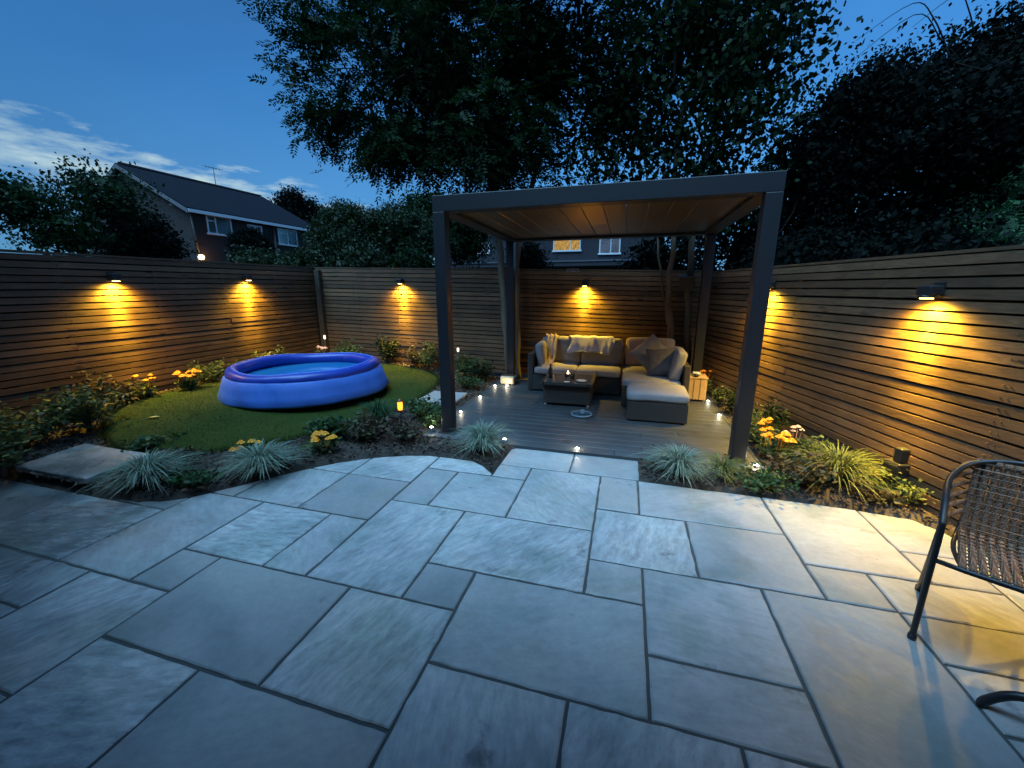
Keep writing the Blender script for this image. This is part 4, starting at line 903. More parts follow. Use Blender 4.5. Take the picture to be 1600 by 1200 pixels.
# woven strands: seat running into the backrest
mb = MB()
for k in range(12):
    t = k / 11; x = .085 + .33 * t; w = .006 * math.sin(k * 2.1)
    mb.tube(spline([(x, -.01, .43), (x + w * .3, .20, .418), (x, .38, .425), (x, .45, .52), (x - w * .3, .475, .64), (x, .497, .775)], 5), [.0146] * 26, 6)
mb.build('woven_seat_strands', M['wicker_b'], CH)
mb = MB()
for k in range(22):
    t = k / 21; 
    if t < .5: y = .38 * t * 2; z = .421 - .004 * math.sin(t * 6)
    else: u = (t - .5) * 2; y = .39 + .10 * u; z = .44 + .32 * u
    mb.tube([(.072, y - .012 * (t > .5), z + .013 * (t < .5)), (.428, y - .012 * (t > .5), z + .013 * (t < .5))], .0035, 5)
mb.build('cross_weave', M['wicker_b'], CH)
for s in (0, 1):
    mb = MB(); X = .01 if s == 0 else .49; X2 = .085 if s == 0 else .415
    for k in range(6):
        z = .50 + .043 * k; y = .30 + .025 * k
        mb.tube(spline([(X, y - .02, min(z + .02, .70)), ((X + X2) / 2, y + .10, z + .01), (X2, y + .165, z + .01)], 4), .012, 6)
    mb.build('side_weave', M['wicker_b'], CH)
for x, y in ((0, 0), (.5, 0), (0, .46), (.5, .46)):
    mb = MB(); mb.cyl((x, y, 0), .016, .025, 10); mb.build('foot_cap', M['black'], CH)
# round table, only one curved foot reaches into the picture
TB = empty('bistro_table', (2.02, 1.42, 0), 0); tag(TB, 'round bistro table whose curved black foot shows in front of the chair', 'table')
mb = MB(); mb.lathe([(.001, .70), (.30, .70), (.305, .712), (.30, .72), (.001, .722)], n=40); mb.build('table_top', M['black'], TB)
mb = MB(); mb.tube([(0, 0, .30), (0, 0, .70)], .02, 12); mb.build('column', M['black'], TB)
fa = math.atan2(1.67 - 1.42, 1.42 - 2.02)
for k in range(3):
    a = fa + k * 2 * math.pi / 3; c_, s_ = math.cos(a), math.sin(a)
    mb = MB(); mb.tube(spline([(0, 0, .40), (.10 * c_, .10 * s_, .30), (.26 * c_, .26 * s_, .16), (.45 * c_, .45 * s_, .125), (.58 * c_, .58 * s_, .10), (.645 * c_, .645 * s_, .03), (.65 * c_, .65 * s_, .0)]), .016, 10); mb.build('foot', M['black'], TB)

# ------------------------------------------------------------------ plants
pr = np.random.default_rng(11)
def nrm(a): return a / np.maximum(np.linalg.norm(a, axis=-1, keepdims=True), 1e-9)
def tuft(loc, r, h, n, m, label, width=.0048, group='grass tufts along the patio edge', seed=0, cat='ornamental grass', flop=1.0):
    g = np.random.default_rng(seed); root = empty('grass_tuft', loc); tag(root, label, cat, group)
    a = g.uniform(0, 6.283, n); rad = np.sqrt(g.uniform(0, 1, n)); L = h * g.uniform(.45, 1.2, n); out = r * (.25 + .8 * rad) * flop * g.uniform(.6, 1.2, n)
    b0 = np.column_stack([np.cos(a), np.sin(a), np.zeros(n)]); side = np.column_stack([-np.sin(a), np.cos(a), np.zeros(n)]) + g.normal(0, .25, (n, 3)) * [1, 1, 0]
    side = nrm(side); Q = []
    S = 6; t = np.linspace(0, 1, S + 1)
    base = b0 * (rad * r * .18)[:, None]; tw = g.normal(0, .085, (n, 3)) * [1, 1, 0] * (r / .3)
    def pt(u):
        hz = L * (1.9 * u - (1.05 + .35 * rad) * u * u * 1.05); return base + b0 * (out * u ** 1.5)[:, None] + tw * u + np.column_stack([np.zeros(n), np.zeros(n), np.maximum(hz, -.0)])
    w = width * g.uniform(.6, 1.2, n)[:, None]
    P = [pt(u) for u in t]
    V = []; F = []
    for i in range(S):
        wa = w * (1 - t[i] ** 2 * .9); wb = w * (1 - t[i + 1] ** 2 * .9)
        Q.append(np.stack([P[i] - side * wa, P[i] + side * wa, P[i + 1] + side * wb, P[i + 1] - side * wb], 1))
    # welded strips so each blade is one island
    Vv = np.zeros((n, (S + 1) * 2, 3))
    for i in range(S + 1):
        wa = w * (1 - t[i] ** 2 * .9); Vv[:, 2 * i] = P[i] - side * wa; Vv[:, 2 * i + 1] = P[i] + side * wa
    fac = []
    for i in range(S): fac.append([2 * i, 2 * i + 1, 2 * i + 3, 2 * i + 2])
    fac = np.array(fac)[None] + (np.arange(n) * (S + 1) * 2)[:, None, None]
    me = bpy.data.meshes.new('blades'); me.from_pydata(Vv.reshape(-1, 3).tolist(), [], fac.reshape(-1, 4).tolist()); me.materials.append(M[m])
    o = bpy.data.objects.new('blades', me); COL.objects.link(o); o.parent = root
    mb = MB(); mb.lathe([(r * .22, -.02), (r * .16, .03), (.001, .05)], n=12); mb.build('root_clump', M['stem'], root)
    return root
def gl(x, y): return (x, y, hgt(x, y))
tuft(gl(-3.66, 2.06), .30, .27, 700, 'grass_b', 'bushy blue-green grass tuft beside the stone slab at the left patio edge', seed=1)
tuft(gl(-2.98, 2.50), .28, .27, 650, 'grass_b', 'blue-green grass tuft next to the small orange flowers at the curved patio edge', seed=2)
tuft(gl(-1.30, 3.50), .26, .31, 600, 'grass_b', 'spiky pale grass tuft at the left front corner of the deck, lit by a spotlight', seed=3)
tuft(gl(.52, 3.47), .27, .26, 600, 'grass_b', 'pale grass tuft at the right of the step slabs', seed=4)
tuft(gl(.86, 3.50), .22, .20, 260, 'grass_y', 'thin olive grass tuft just left of the right pergola post', seed=14)
tuft(gl(1.74, 3.62), .30, .36, 560, 'grass_y', 'tall golden-green grass clump against the right fence', seed=5, flop=1.1)
tuft(gl(-2.78, 3.95), .26, .30, 420, 'leaf_fir', 'dark green rounded grass clump between the pool and the orange torch', seed=6)
tuft(gl(1.42, 4.55), .2, .34, 220, 'grass_y', 'loose yellow-green grass behind the right pergola post', seed=7)

def leafq(P, D, U, L, Wd):
    """diamond leaves: base P, along D, width along U"""
    return np.stack([P, P + D * L * .45 + U * Wd, P + D * L, P + D * L * .5 - U * Wd], 1)
def bush(loc, r, h, n, ls, m, label, seed=0, cat='shrub', name='bed_plant', stems=7, group=None, upright=.4, kids=None):
    g = np.random.default_rng(seed); root = empty(name, loc); tag(root, label, cat, group)
    mb = MB(); tips = []
    for k in range(stems):
        a = g.uniform(0, 6.283); rr = r * math.sqrt(g.uniform(0, 1)) * .9; tip = Vector((rr * math.cos(a), rr * math.sin(a), h * g.uniform(.6, 1.0) * (1 - .25 * (rr / r) ** 2)))
        mid = Vector((tip.x * .4, tip.y * .4, tip.z * .55)); mb.tube([(0, 0, -.01), mid, tip], [.006, .0045, .002], 5); tips.append((mid, tip))
    mb.build('stems', M['stem'], root)
    ids = g.integers(0, stems, n); t = g.uniform(0, 1, n)[:, None]
    A = np.array([tuple(tips[i][0]) for i in ids]); B = np.array([tuple(tips[i][1]) for i in ids])
    P = A * .6 + (B - A * .6) * t + g.normal(0, 1, (n, 3)) * [r * .2, r * .2, h * .07]; P[:, 2] = np.maximum(P[:, 2], .012)
    D = g.normal(0, 1, (n, 3)); D[:, 2] = np.abs(D[:, 2]) * upright; D = nrm(D); U = nrm(np.cross(D, g.normal(0, 1, (n, 3))))
    L = ls * g.uniform(.6, 1.3, n)[:, None]
    quads('foliage', leafq(P, D, U, L, L * .28), M[m], root)
    return root, tips
def flowerhead(mb, c, r, g):
    for ring, (rr, z, k) in enumerate(((1, 0, 9), (.72, .25, 8), (.42, .45, 6))):
        for i in range(k):
            a = 6.283 * i / k + ring * .4 + g.uniform(-.15, .15); d = Vector((math.cos(a), math.sin(a), 0)); s = Vector((-d.y, d.x, 0))
            p0 = Vector(c) + d * r * .1 + Vector((0, 0, z * r * .4)); p1 = Vector(c) + d * r * rr * .7 + Vector((0, 0, r * (z + .15))); p2 = Vector(c) + d * r * rr + Vector((0, 0, r * (z * .9 - .05)))
            w = r * .34 * rr
            mb.add([p0 - s * w * .4, p0 + s * w * .4, p1 + s * w, p2 + s * w * .6, p2 - s * w * .6, p1 - s * w], [(0, 1, 2, 5), (5, 2, 3, 4)], True)
def flowers(loc, r, h, nf, fr, m, label, seed, leafm='leaf_bed', nleaf=320):
    root, tips = bush(loc, r, h * .85, nleaf, .055, leafm, label, seed, 'flowers', 'flowering_plant', 8, 'flowering plants in the beds')
    g = random.Random(seed)
    for k in range(nf):
        a = g.uniform(0, 6.283); rr = r * .85 * math.sqrt(g.random()); mb = MB(); c = (rr * math.cos(a), rr * math.sin(a), h * g.uniform(.85, 1.1))
        flowerhead(mb, c, fr * g.uniform(.8, 1.2), g); mb.tube([(c[0] * .5, c[1] * .5, h * .4), c], .003, 5, cap=False)
        mb.build('flower', M[m], root)
flowers(gl(-5.68, 3.90), .17, .26, 13, .038, 'petal_o', 'bright orange flower cluster between the left fence and the lawn, under the first lamp', 21)
flowers(gl(-5.80, 3.45), .16, .30, 6, .024, 'petal_o', 'thin plant with small yellow-orange flowers left of the bright orange cluster', 22)
flowers(gl(-2.75, 2.98), .17, .17, 11, .036, 'petal_o', 'orange flower cluster in the bed between lawn and curved patio edge', 23)
flowers(gl(-3.27, 2.62), .14, .16, 6, .03, 'petal_o', 'small dull orange flowers behind the second grass tuft', 24)
flowers(gl(1.40, 4.00), .15, .25, 12, .036, 'petal_o', 'bright orange flower cluster right of the right pergola post', 25)
flowers(gl(1.37, 4.38), .12, .28, 7, .032, 'petal_o', 'orange flowers peeping from behind the right pergola post', 26)
flowers(gl(1.60, 4.12), .14, .30, 6, .026, 'petal_p', 'pale pink flowers in front of the right fence', 27)
flowers(gl(-5.55, 6.2), .16, .30, 7, .04, 'petal_p', 'peach flowers showing just above the rear rim of the pool', 28)
flowers(gl(1.17, 6.35), .10, .36, 8, .026, 'petal_o', 'yellow-orange flowers behind the pine side table', 29)

# bed shrubs, each its own plant
SH = [
 ((-5.62, 2.25), .42, .50, 900, .06, 'leaf_bed', 'leafy green shrub at the left edge below the fence, left of the others'),
 ((-5.35, 2.62), .32, .46, 700, .055, 'leaf_bed', 'leafy green shrub behind the stone slab, with a taller companion on its left'),
 ((-5.10, 1.75), .30, .34, 450, .07, 'leaf_bed', 'broad-leaved plant at the very left edge in front of the green shrubs'),
 ((-5.85, 2.95), .20, .55, 260, .05, 'leaf_red', 'reddish thin-stemmed plant against the left fence'),
 ((-5.78, 3.22), .22, .34, 380, .05, 'leaf_red', 'brown-red low plant at the left tip of the lawn'),
 ((-5.85, 4.35), .24, .36, 380, .05, 'leaf_bed', 'pale-tipped plant right of the orange flowers on the left'),
 ((-5.88, 4.85), .26, .30, 380, .05, 'leaf_mid', 'low green plant by the left fence, left of the pool'),
 ((-5.85, 5.45), .28, .42, 480, .05, 'leaf_bed', 'bushy plant at the left fence touching the pool rim'),
 ((-5.2, 6.62), .28, .40, 420, .05, 'leaf_mid', 'green plant behind the pool near the garden corner'),
 ((-4.45, 6.75), .20, .58, 380, .055, 'leaf_hedge', 'upright yellow-green plant under the back wall lamp'),
 ((-3.85, 6.76), .22, .40, 380, .05, 'leaf_red', 'brownish bush right of the upright yellow-green plant'),
 ((-3.55, 6.72), .22, .55, 420, .05, 'leaf_bed', 'tall bushy plant at the back fence just left of the pergola post'),
 ((-2.75, 6.55), .30, .40, 420, .055, 'leaf_mid', 'dark low shrub behind the pergola post at the back fence'),
 ((-2.35, 6.45), .22, .34, 300, .055, 'leaf_hedge', 'small green shrub left of the cream pot'),
 ((-2.42, 5.85), .26, .24, 320, .05, 'leaf_mid', 'low dark plant beside the stepping slab'),
 ((-2.35, 4.25), .20, .30, 420, .05, 'leaf_mid', 'dark small-leaved shrub left of the pergola post base'),
 ((-2.12, 3.98), .20, .36, 500, .045, 'leaf_mid', 'glossy small-leaved shrub lit white at the pergola post base'),
 ((-2.55, 3.45), .24, .26, 420, .06, 'leaf_red', 'dark dried plant between the orange flowers and the torch'),
 ((-2.95, 3.35), .20, .22, 320, .07, 'leaf_mid', 'dark broad-leaved plant on the lawn edge right of the orange flowers'),
 ((-2.2, 3.48), .22, .18, 300, .05, 'leaf_red', 'low brown plant on the curved patio edge'),
 ((-3.75, 2.38), .20, .14, 200, .05, 'leaf_red', 'low dark plant in the bed behind the first grass tuft'),
 ((-3.25, 2.14), .18, .14, 240, .05, 'leaf_mid', 'small dark green plant between the two left grass tufts'),
 ((-4.35, 2.5), .25, .10, 200, .05, 'leaf_mid', 'flat dark plant behind the stone slab at the lawn edge'),
 ((1.12, 3.42), .24, .15, 420, .04, 'leaf_mid', 'low spreading plant in front of the right pergola post'),
 ((1.45, 3.50), .24, .26, 480, .045, 'leaf_red', 'brownish leafy plant right of the right pergola post base'),
 ((1.62, 3.82), .20, .32, 420, .045, 'leaf_bed', 'leafy plant between the orange flowers and the golden grass'),
 ((2.02, 3.42), .20, .24, 420, .04, 'leaf_bed', 'small-leaved golden plant at the right end of the bed'),
 ((1.85, 3.34), .16, .12, 220, .04, 'leaf_red', 'low brown plant at the patio edge under the golden grass'),
 ((1.42, 4.95), .14, .34, 360, .045, 'leaf_bed', 'yellow-lit plant by the right deck edge beyond the post'),
 ((1.36, 5.45), .12, .30, 300, .045, 'leaf_hedge', 'green plant between deck and right fence, halfway to the side table'),
 ((1.30, 5.85), .10, .28, 260, .04, 'leaf_bed', 'small lit plant right of the pine side table'),
 ((1.55, 4.62), .14, .42, 260, .05, 'leaf_hedge', 'thin upright plant on the right fence behind the post'),
]
for k, ((x, y), r, h, n_, ls, m, lb) in enumerate(SH):
    bush(gl(x, y), r * 1.15, h * 1.05, int(n_ * 1.6), ls, m, lb, 100 + k, group='shrubs and bedding plants')
# fallen leaf on the lawn
mb = MB(); mb.add([(-.07, 0, .004), (-.02, -.018, .012), (.05, -.012, .010), (.08, .004, .004), (.03, .018, .014), (-.03, .016, .010)], [(0, 1, 4, 5), (1, 2, 3, 4)], True)
o = mb.build('fallen_leaf', M['dry_leaf']); o.location = (-4.93, 2.93, hgt(-4.93, 2.9) + .045); o.rotation_euler = (0, R(-6), R(25)); tag(o, 'long pale yellow fallen leaf lying on the lawn left of the pool', 'leaf')

# ------------------------------------------------------------------ trees
def tree(name, label, trunk, tr, env, ncl, lpc, ls, m, seed, pinnate=False, sig=.22, group=None, cat='tree', wid=.3, twig=.5, crownpow=.6, extra=None, droop=0.0, core=0, cs=.2, cr=.72):
    """trunk: list of polylines (first is the main one); env: ellipsoids (centre, radii, weight)"""
    g = np.random.default_rng(seed); root = empty(name, tuple(trunk[0][0])); o = np.array(trunk[0][0], float); tag(root, label, cat, group)
    mb = MB()
    for k, t in enumerate(trunk):
        P = spline(t, 6); n_ = len(P); r0, r1 = tr[k]
        P = [Vector(p) - Vector(o) + Vector((.012 * math.sin(i * 1.7 + k), .012 * math.cos(i * 1.3 + k), 0)) for i, p in enumerate(P)]
        mb.tube(P, [r0 + (r1 - r0) * (i / (n_ - 1)) ** .8 for i in range(n_)], 10)
    mb.build('trunk', M['bark_t'], root)
    wts = np.array([e[2] for e in env], float); wts /= wts.sum(); ids = g.choice(len(env), ncl, p=wts)
    d = nrm(g.normal(0, 1, (ncl, 3))); rad = g.uniform(0, 1, ncl) ** crownpow
    C = np.array([env[i][0] for i in ids]) + d * rad[:, None] * np.array([env[i][1] for i in ids])
    # skeleton
    nodes = [np.array(p, float) for t in trunk for p in spline(t, 3)[-7:]]; par = [-1] * len(nodes); cnt = [1] * len(nodes)
    order = np.argsort(np.linalg.norm(C - np.mean(nodes, axis=0), axis=1)); isl = []
    NA = np.array(nodes)
    for i in order:
        c = C[i]; dd = np.linalg.norm(NA - c, axis=1); j = int(dd.argmin()); p = NA[j]
        if dd[j] > .5:
            mid = (p + c) / 2 + g.normal(0, .06, 3) * dd[j] + [0, 0, .06 * dd[j]]
            NA = np.vstack([NA, mid]); par.append(j); cnt.append(0); j = len(NA) - 1
        NA = np.vstack([NA, c]); par.append(j); cnt.append(1)
    tot = [1] * len(NA)
    for i in range(len(NA) - 1, -1, -1):
        if par[i] >= 0: tot[par[i]] += tot[i]
    mb = MB()
    for i in range(len(NA)):
        if par[i] >= 0:
            a, b = NA[par[i]] - o, NA[i] - o; ra = min(.0045 * tot[i] ** .5 + .003, tr[0][1]); mb.tube([a, b], [ra * 1.1, ra], 5 if tot[i] < 8 else 7, cap=False)
    mb.build('branches', M['bark_d'], root)
    if pinnate:
        nfr = lpc; tot_ = ncl * nfr; base = np.repeat(C, nfr, 0) + g.normal(0, sig * .5, (tot_, 3))
        cen = np.mean([e[0] for e in env], axis=0); outd = nrm(np.repeat(C, nfr, 0) - cen); D = nrm(g.normal(0, 1, (tot_, 3)) * [1, 1, .5] + outd * .7 - np.array([0, 0, droop])); S = nrm(np.cross(D, g.normal(0, .35, (tot_, 3)) + [0, 0, 1])); L = g.uniform(.7, 1.25, tot_)[:, None] * twig
        Q = []
        for k in range(6):
            t = .2 + .15 * k; p = base + D * L * t - np.array([0, 0, .10]) * (L * t * t)
            for s in (-1, 1):
                ld = nrm(D * .65 + S * s + g.normal(0, .15, (tot_, 3))); U = nrm(np.cross(ld, np.cross(D, S)) + g.normal(0, .2, (tot_, 3))); ll = ls * g.uniform(.8, 1.15, tot_)[:, None]
                Q.append(leafq(p, ld, U, ll, ll * .2))
        p = base + D * L * 1.05 - np.array([0, 0, .10]) * L; Q.append(leafq(p, D, S, np.full((tot_, 1), ls), ls * .2))
        Q = np.concatenate(Q)
    else:
        tot_ = ncl * lpc; c = np.repeat(C, lpc, 0); P = c + g.normal(0, sig, (tot_, 3)) * [1, 1, .8]
        D = nrm(g.normal(0, 1, (tot_, 3)) + [0, 0, -.3 - droop]); U = nrm(np.cross(D, g.normal(0, 1, (tot_, 3)))); L = ls * g.uniform(.55, 1.25, tot_)[:, None]
        Q = leafq(P, D, U, L, L * wid)
    if core:
        ids = g.choice(len(env), core, p=wts); P = np.array([env[i][0] for i in ids]) + nrm(g.normal(0, 1, (core, 3))) * (g.uniform(0, 1, (core, 1)) ** .45) * cr * np.array([env[i][1] for i in ids])
        D = nrm(g.normal(0, 1, (core, 3))); U = nrm(np.cross(D, g.normal(0, 1, (core, 3)))); L = cs * g.uniform(.6, 1.3, core)[:, None]
        Q = np.concatenate([Q, leafq(P - D * L * .5, D, U, L, L * .34)])
    quads('crown', Q - o, M[m], root)
    if extra: extra(root, o)
    return root

# big dark tree left, behind the pergola, feathery leaves
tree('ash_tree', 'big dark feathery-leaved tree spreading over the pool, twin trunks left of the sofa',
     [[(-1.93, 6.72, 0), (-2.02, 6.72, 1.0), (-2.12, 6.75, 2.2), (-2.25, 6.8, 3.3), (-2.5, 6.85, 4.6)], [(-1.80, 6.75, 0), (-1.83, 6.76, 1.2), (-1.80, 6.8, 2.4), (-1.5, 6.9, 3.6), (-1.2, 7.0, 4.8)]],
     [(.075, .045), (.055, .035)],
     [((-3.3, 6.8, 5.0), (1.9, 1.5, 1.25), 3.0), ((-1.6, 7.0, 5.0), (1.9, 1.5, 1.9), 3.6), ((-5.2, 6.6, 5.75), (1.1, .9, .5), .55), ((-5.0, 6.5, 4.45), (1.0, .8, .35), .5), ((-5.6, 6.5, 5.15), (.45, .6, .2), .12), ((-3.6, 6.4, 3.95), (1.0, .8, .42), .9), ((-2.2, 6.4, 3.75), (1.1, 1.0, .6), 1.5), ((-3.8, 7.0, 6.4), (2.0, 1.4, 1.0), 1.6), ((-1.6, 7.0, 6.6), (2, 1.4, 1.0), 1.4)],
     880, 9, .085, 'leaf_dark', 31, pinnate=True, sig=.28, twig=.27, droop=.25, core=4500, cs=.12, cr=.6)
# airy tree right of the middle, round leaves
tree('birch_tree', 'airy tree with round leaves rising from several slim trunks right of the sofa',
     [[(.72, 6.72, 0), (.70, 6.7, .8), (.60, 6.7, 1.6), (.62, 6.72, 2.4), (.55, 6.8, 3.6), (.75, 6.8, 5.0)], [(1.0, 6.70, 0), (.93, 6.7, 1.0), (.88, 6.72, 2.0), (.95, 6.75, 3.4), (1.3, 6.8, 4.9)], [(.66, 6.74, 1.0), (.50, 6.76, 1.7), (.35, 6.8, 2.5), (.1, 6.9, 3.6)]],
     [(.055, .03), (.065, .035), (.022, .012)],
     [((.6, 6.9, 5.0), (1.35, 1.0, 1.8), 3.2), ((-.3, 7.0, 4.0), (.9, .9, .9), 1.2), ((1.35, 6.7, 4.4), (.75, .8, 1.4), 1.5), ((1.9, 6.6, 5.4), (.5, .7, .35), .35), ((.9, 6.9, 3.0), (1.0, .8, .5), .9)],
     400, 44, .085, 'leaf_dark', 32, sig=.21, wid=.42, droop=.3, core=500, cs=.11, cr=.6)
def arch(root, o):
    mb = MB(); g = random.Random(8)
    for k in range(13):
        a = Vector((4.3 + g.uniform(-.7, 1.2), 7.2, 4.15 + g.uniform(-.2, .4))); dx = g.choice((-1, 1)) * g.uniform(.7, 1.5); top = a + Vector((dx * .5, -.2, g.uniform(.5, .75))); e = a + Vector((dx, -.3, g.uniform(.15, .5)))
        mb.tube([Vector(p) - Vector(o) for p in spline([a, (a + top) / 2 + Vector((0, 0, .12)), top, e], 5)], [.011 - .0006 * i for i in range(16)], 5)
    mb.build('arching_twigs', M['bark_d'], root)
# thicket beyond the right fence
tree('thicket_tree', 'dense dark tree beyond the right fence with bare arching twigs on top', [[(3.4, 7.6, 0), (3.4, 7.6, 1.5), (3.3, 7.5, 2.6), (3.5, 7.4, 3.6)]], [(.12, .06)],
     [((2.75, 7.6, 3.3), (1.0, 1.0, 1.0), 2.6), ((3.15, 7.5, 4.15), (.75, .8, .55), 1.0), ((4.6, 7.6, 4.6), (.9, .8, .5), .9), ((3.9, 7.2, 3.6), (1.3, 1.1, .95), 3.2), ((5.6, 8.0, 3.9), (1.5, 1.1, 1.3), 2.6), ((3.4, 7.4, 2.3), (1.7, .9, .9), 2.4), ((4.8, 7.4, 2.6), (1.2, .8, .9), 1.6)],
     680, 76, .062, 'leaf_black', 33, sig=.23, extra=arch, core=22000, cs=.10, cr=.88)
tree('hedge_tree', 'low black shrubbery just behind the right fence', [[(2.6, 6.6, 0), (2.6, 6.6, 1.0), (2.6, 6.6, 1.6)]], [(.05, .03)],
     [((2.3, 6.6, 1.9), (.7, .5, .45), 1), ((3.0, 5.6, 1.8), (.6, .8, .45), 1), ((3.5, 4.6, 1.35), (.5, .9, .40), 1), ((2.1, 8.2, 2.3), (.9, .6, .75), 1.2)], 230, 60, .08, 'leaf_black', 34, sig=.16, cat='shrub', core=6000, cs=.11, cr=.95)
tree('conifer', 'smooth dark green conifer at the right edge behind the fence', [[(5.2, 6.5, 0), (5.2, 6.5, 1.4), (5.2, 6.5, 2.4)]], [(.1, .03)],
     [((5.15, 6.5, 1.9), (1.5, 1.1, 1.25), 2.2), ((5.4, 6.5, 2.9), (1.0, .9, 1.1), 1.2)], 420, 110, .05, 'leaf_fir', 35, sig=.08, crownpow=.15, wid=.16, core=4000, cs=.16, cr=.9)
# left background
tree('garden_tree', 'lacy dark tree at the far left with sky showing through', [[(-13.2, 7.0, 0), (-13.2, 7.0, 1.6), (-13.1, 7.1, 3.0)]], [(.12, .06)],
     [((-13.8, 6.5, 3.55), (1.0, .9, .62), 2), ((-12.5, 7.4, 3.8), (1.0, .8, .65), 2), ((-13.0, 6.9, 2.9), (1.4, .8, .5), 1.4)], 150, 50, .10, 'leaf_dark', 36, sig=.22, droop=.2, core=900, cs=.2, cr=.8)
tree('garden_shrub', 'black mass of shrubs in front of the gabled house', [[(-13.2, 8.6, 0), (-13.2, 8.6, 1.2), (-13.2, 8.6, 2.2)]], [(.1, .05)],
     [((-13.3, 8.6, 2.7), (.9, .9, 1.25), 2), ((-13.0, 8.4, 2.3), (.7, .7, .8), 1.2)], 150, 70, .09, 'leaf_black', 37, sig=.2, cat='shrub', core=4000, cs=.17, cr=.95)
tree('clipped_bush', 'round clipped black bush in front of the house windows', [[(-12.0, 10.9, 0), (-12.0, 10.9, 1.2), (-12.0, 10.9, 2.2)]], [(.08, .04)],
     [((-12.0, 10.9, 2.75), (.62, .62, .85), 1)], 200, 90, .06, 'leaf_black', 38, sig=.07, cat='bush', crownpow=.15, core=1500, cs=.2, cr=.9)
tree('distant_tree', 'dark round tree behind the end of the house roof', [[(-24.5, 26.5, 0), (-24.5, 26.5, 4), (-24.5, 26.5, 6)]], [(.25, .12)],
     [((-24.3, 26.5, 7.0), (1.7, 1.7, 1.9), 2), ((-23.4, 27.0, 6.4), (1.3, 1.3, 1.7), 1)], 150, 60, .2, 'leaf_black', 39, sig=.3, crownpow=.3, core=1500, cs=.5, cr=.9)
tree('round_tree', 'broad round green tree in the middle distance above the back fence', [[(-9.3, 13.2, 0), (-9.3, 13.2, 1.6), (-9.3, 13.2, 3.0)]], [(.16, .08)],
     [((-9.7, 12.9, 3.3), (1.5, 1.2, 1.25), 3), ((-8.3, 13.6, 3.35), (1.6, 1.2, 1.2), 3)], 520, 90, .085, 'leaf_hedge', 40, sig=.13, crownpow=.15, core=4500, cs=.28, cr=.92)
tree('tall_tree', 'dark tree rising behind the round green tree, left of the pergola corner', [[(-8.6, 16, 0), (-8.6, 16, 2), (-8.5, 16, 4)]], [(.16, .08)],
     [((-8.0, 16.0, 4.3), (1.4, 1.2, 1.15), 3), ((-6.6, 15.8, 4.0), (1.4, 1.2, 1.3), 2)], 220, 70, .13, 'leaf_dark', 41, sig=.22, crownpow=.3, core=2500, cs=.3, cr=.9)
for k, (x, y, rx, rz, m, lb) in enumerate([(-9.4, 8.6, .8, .55, 'leaf_hedge', 'green shrub beyond the back fence, below the end of the house'), (-8.1, 8.9, .8, .62, 'leaf_hedge', 'grey-green shrub beyond the back fence, under the round tree'),
                                     (-6.7, 9.2, .9, .7, 'leaf_hedge', 'leafy shrub beyond the back fence, left of the pergola post'), (-5.4, 9.6, .7, .6, 'leaf_dark', 'dark shrub beyond the back fence, hidden partly by the pergola post'),
                                     (-2.45, 10.0, .5, .75, 'leaf_black', 'black shrub beyond the fence between trunk and lit window'), (.9, 9.8, 1.1, .9, 'leaf_black', 'black shrub beyond the fence right of the neighbour house')]):
    tree('fence_shrub', lb, [[(x, y, 0), (x, y, 1.0), (x, y, 1.7)]], [(.05, .03)], [((x, y, 2.05), (rx, .5, rz), 1)], 90, 70, .075, m, 50 + k, sig=.14, cat='shrub', group='shrubs beyond the back fence', core=900, cs=.17, cr=.95)

# ------------------------------------------------------------------ houses
def window(mb_f, mb_p, root, s0, s1, z0, z1, T, mat_p, bars=(.5,), transom=None, par=None):
    """T(s, out, z) maps to space"""
    f = MB(); w = .06
    def bx(a, b, c, d, o0, o1, B):
        P = [T(s, o_, z) for s in (a, b) for o_ in (o0, o1) for z in (c, d)]
        B.add(P, [(0, 1, 3, 2), (4, 6, 7, 5), (0, 4, 5, 1), (2, 3, 7, 6), (0, 2, 6, 4), (1, 5, 7, 3)])
    bx(s0, s1, z1 - w, z1, -.02, .04, f); bx(s0 - .05, s1 + .05, z0 - .02, z0 + w, -.02, .08, f); bx(s0, s0 + w, z0 + w, z1 - w, -.02, .04, f); bx(s1 - w, s1, z0 + w, z1 - w, -.02, .04, f)
    for b in bars: sm = s0 + (s1 - s0) * b; bx(sm - .025, sm + .025, z0 + w, z1 - w, -.015, .035, f)
    if transom: zt = z0 + (z1 - z0) * transom; bx(s0 + w, s0 + (s1 - s0) * bars[0] - .025, zt - .02, zt + .02, -.015, .03, f)
    fo = f.build('window', M['white'], root)
    p = MB(); bx(s0 + w, s1 - w, z0 + w, z1 - w, -.012, .0, p); p.build('pane', mat_p, fo)
A = Vector((-18.04, 13.65, 0)); hd = Vector((.0857, .9963, 0)); hn = Vector((hd.y, -hd.x, 0)); HL, HW = 6.6, 8.0
root = empty('house', A); tag(root, 'dark brick gabled house with a white eaves line and pale windows beyond the left fence', 'house')
def TA(s, o_, z): v = hd * s + hn * o_; return (v.x, v.y, z)
mb = MB(); ez, rz_ = 4.98, 6.98
V = [TA(0, 0, 0), TA(HL, 0, 0), TA(HL, -HW, 0), TA(0, -HW, 0), TA(0, 0, ez), TA(HL, 0, ez), TA(HL, -HW, ez), TA(0, -HW, ez), TA(0, -HW / 2, rz_ - .05), TA(HL, -HW / 2, rz_ - .05)]
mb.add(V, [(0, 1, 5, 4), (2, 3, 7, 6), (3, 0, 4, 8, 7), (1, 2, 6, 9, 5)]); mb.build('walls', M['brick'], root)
mb = MB(); ov = .22
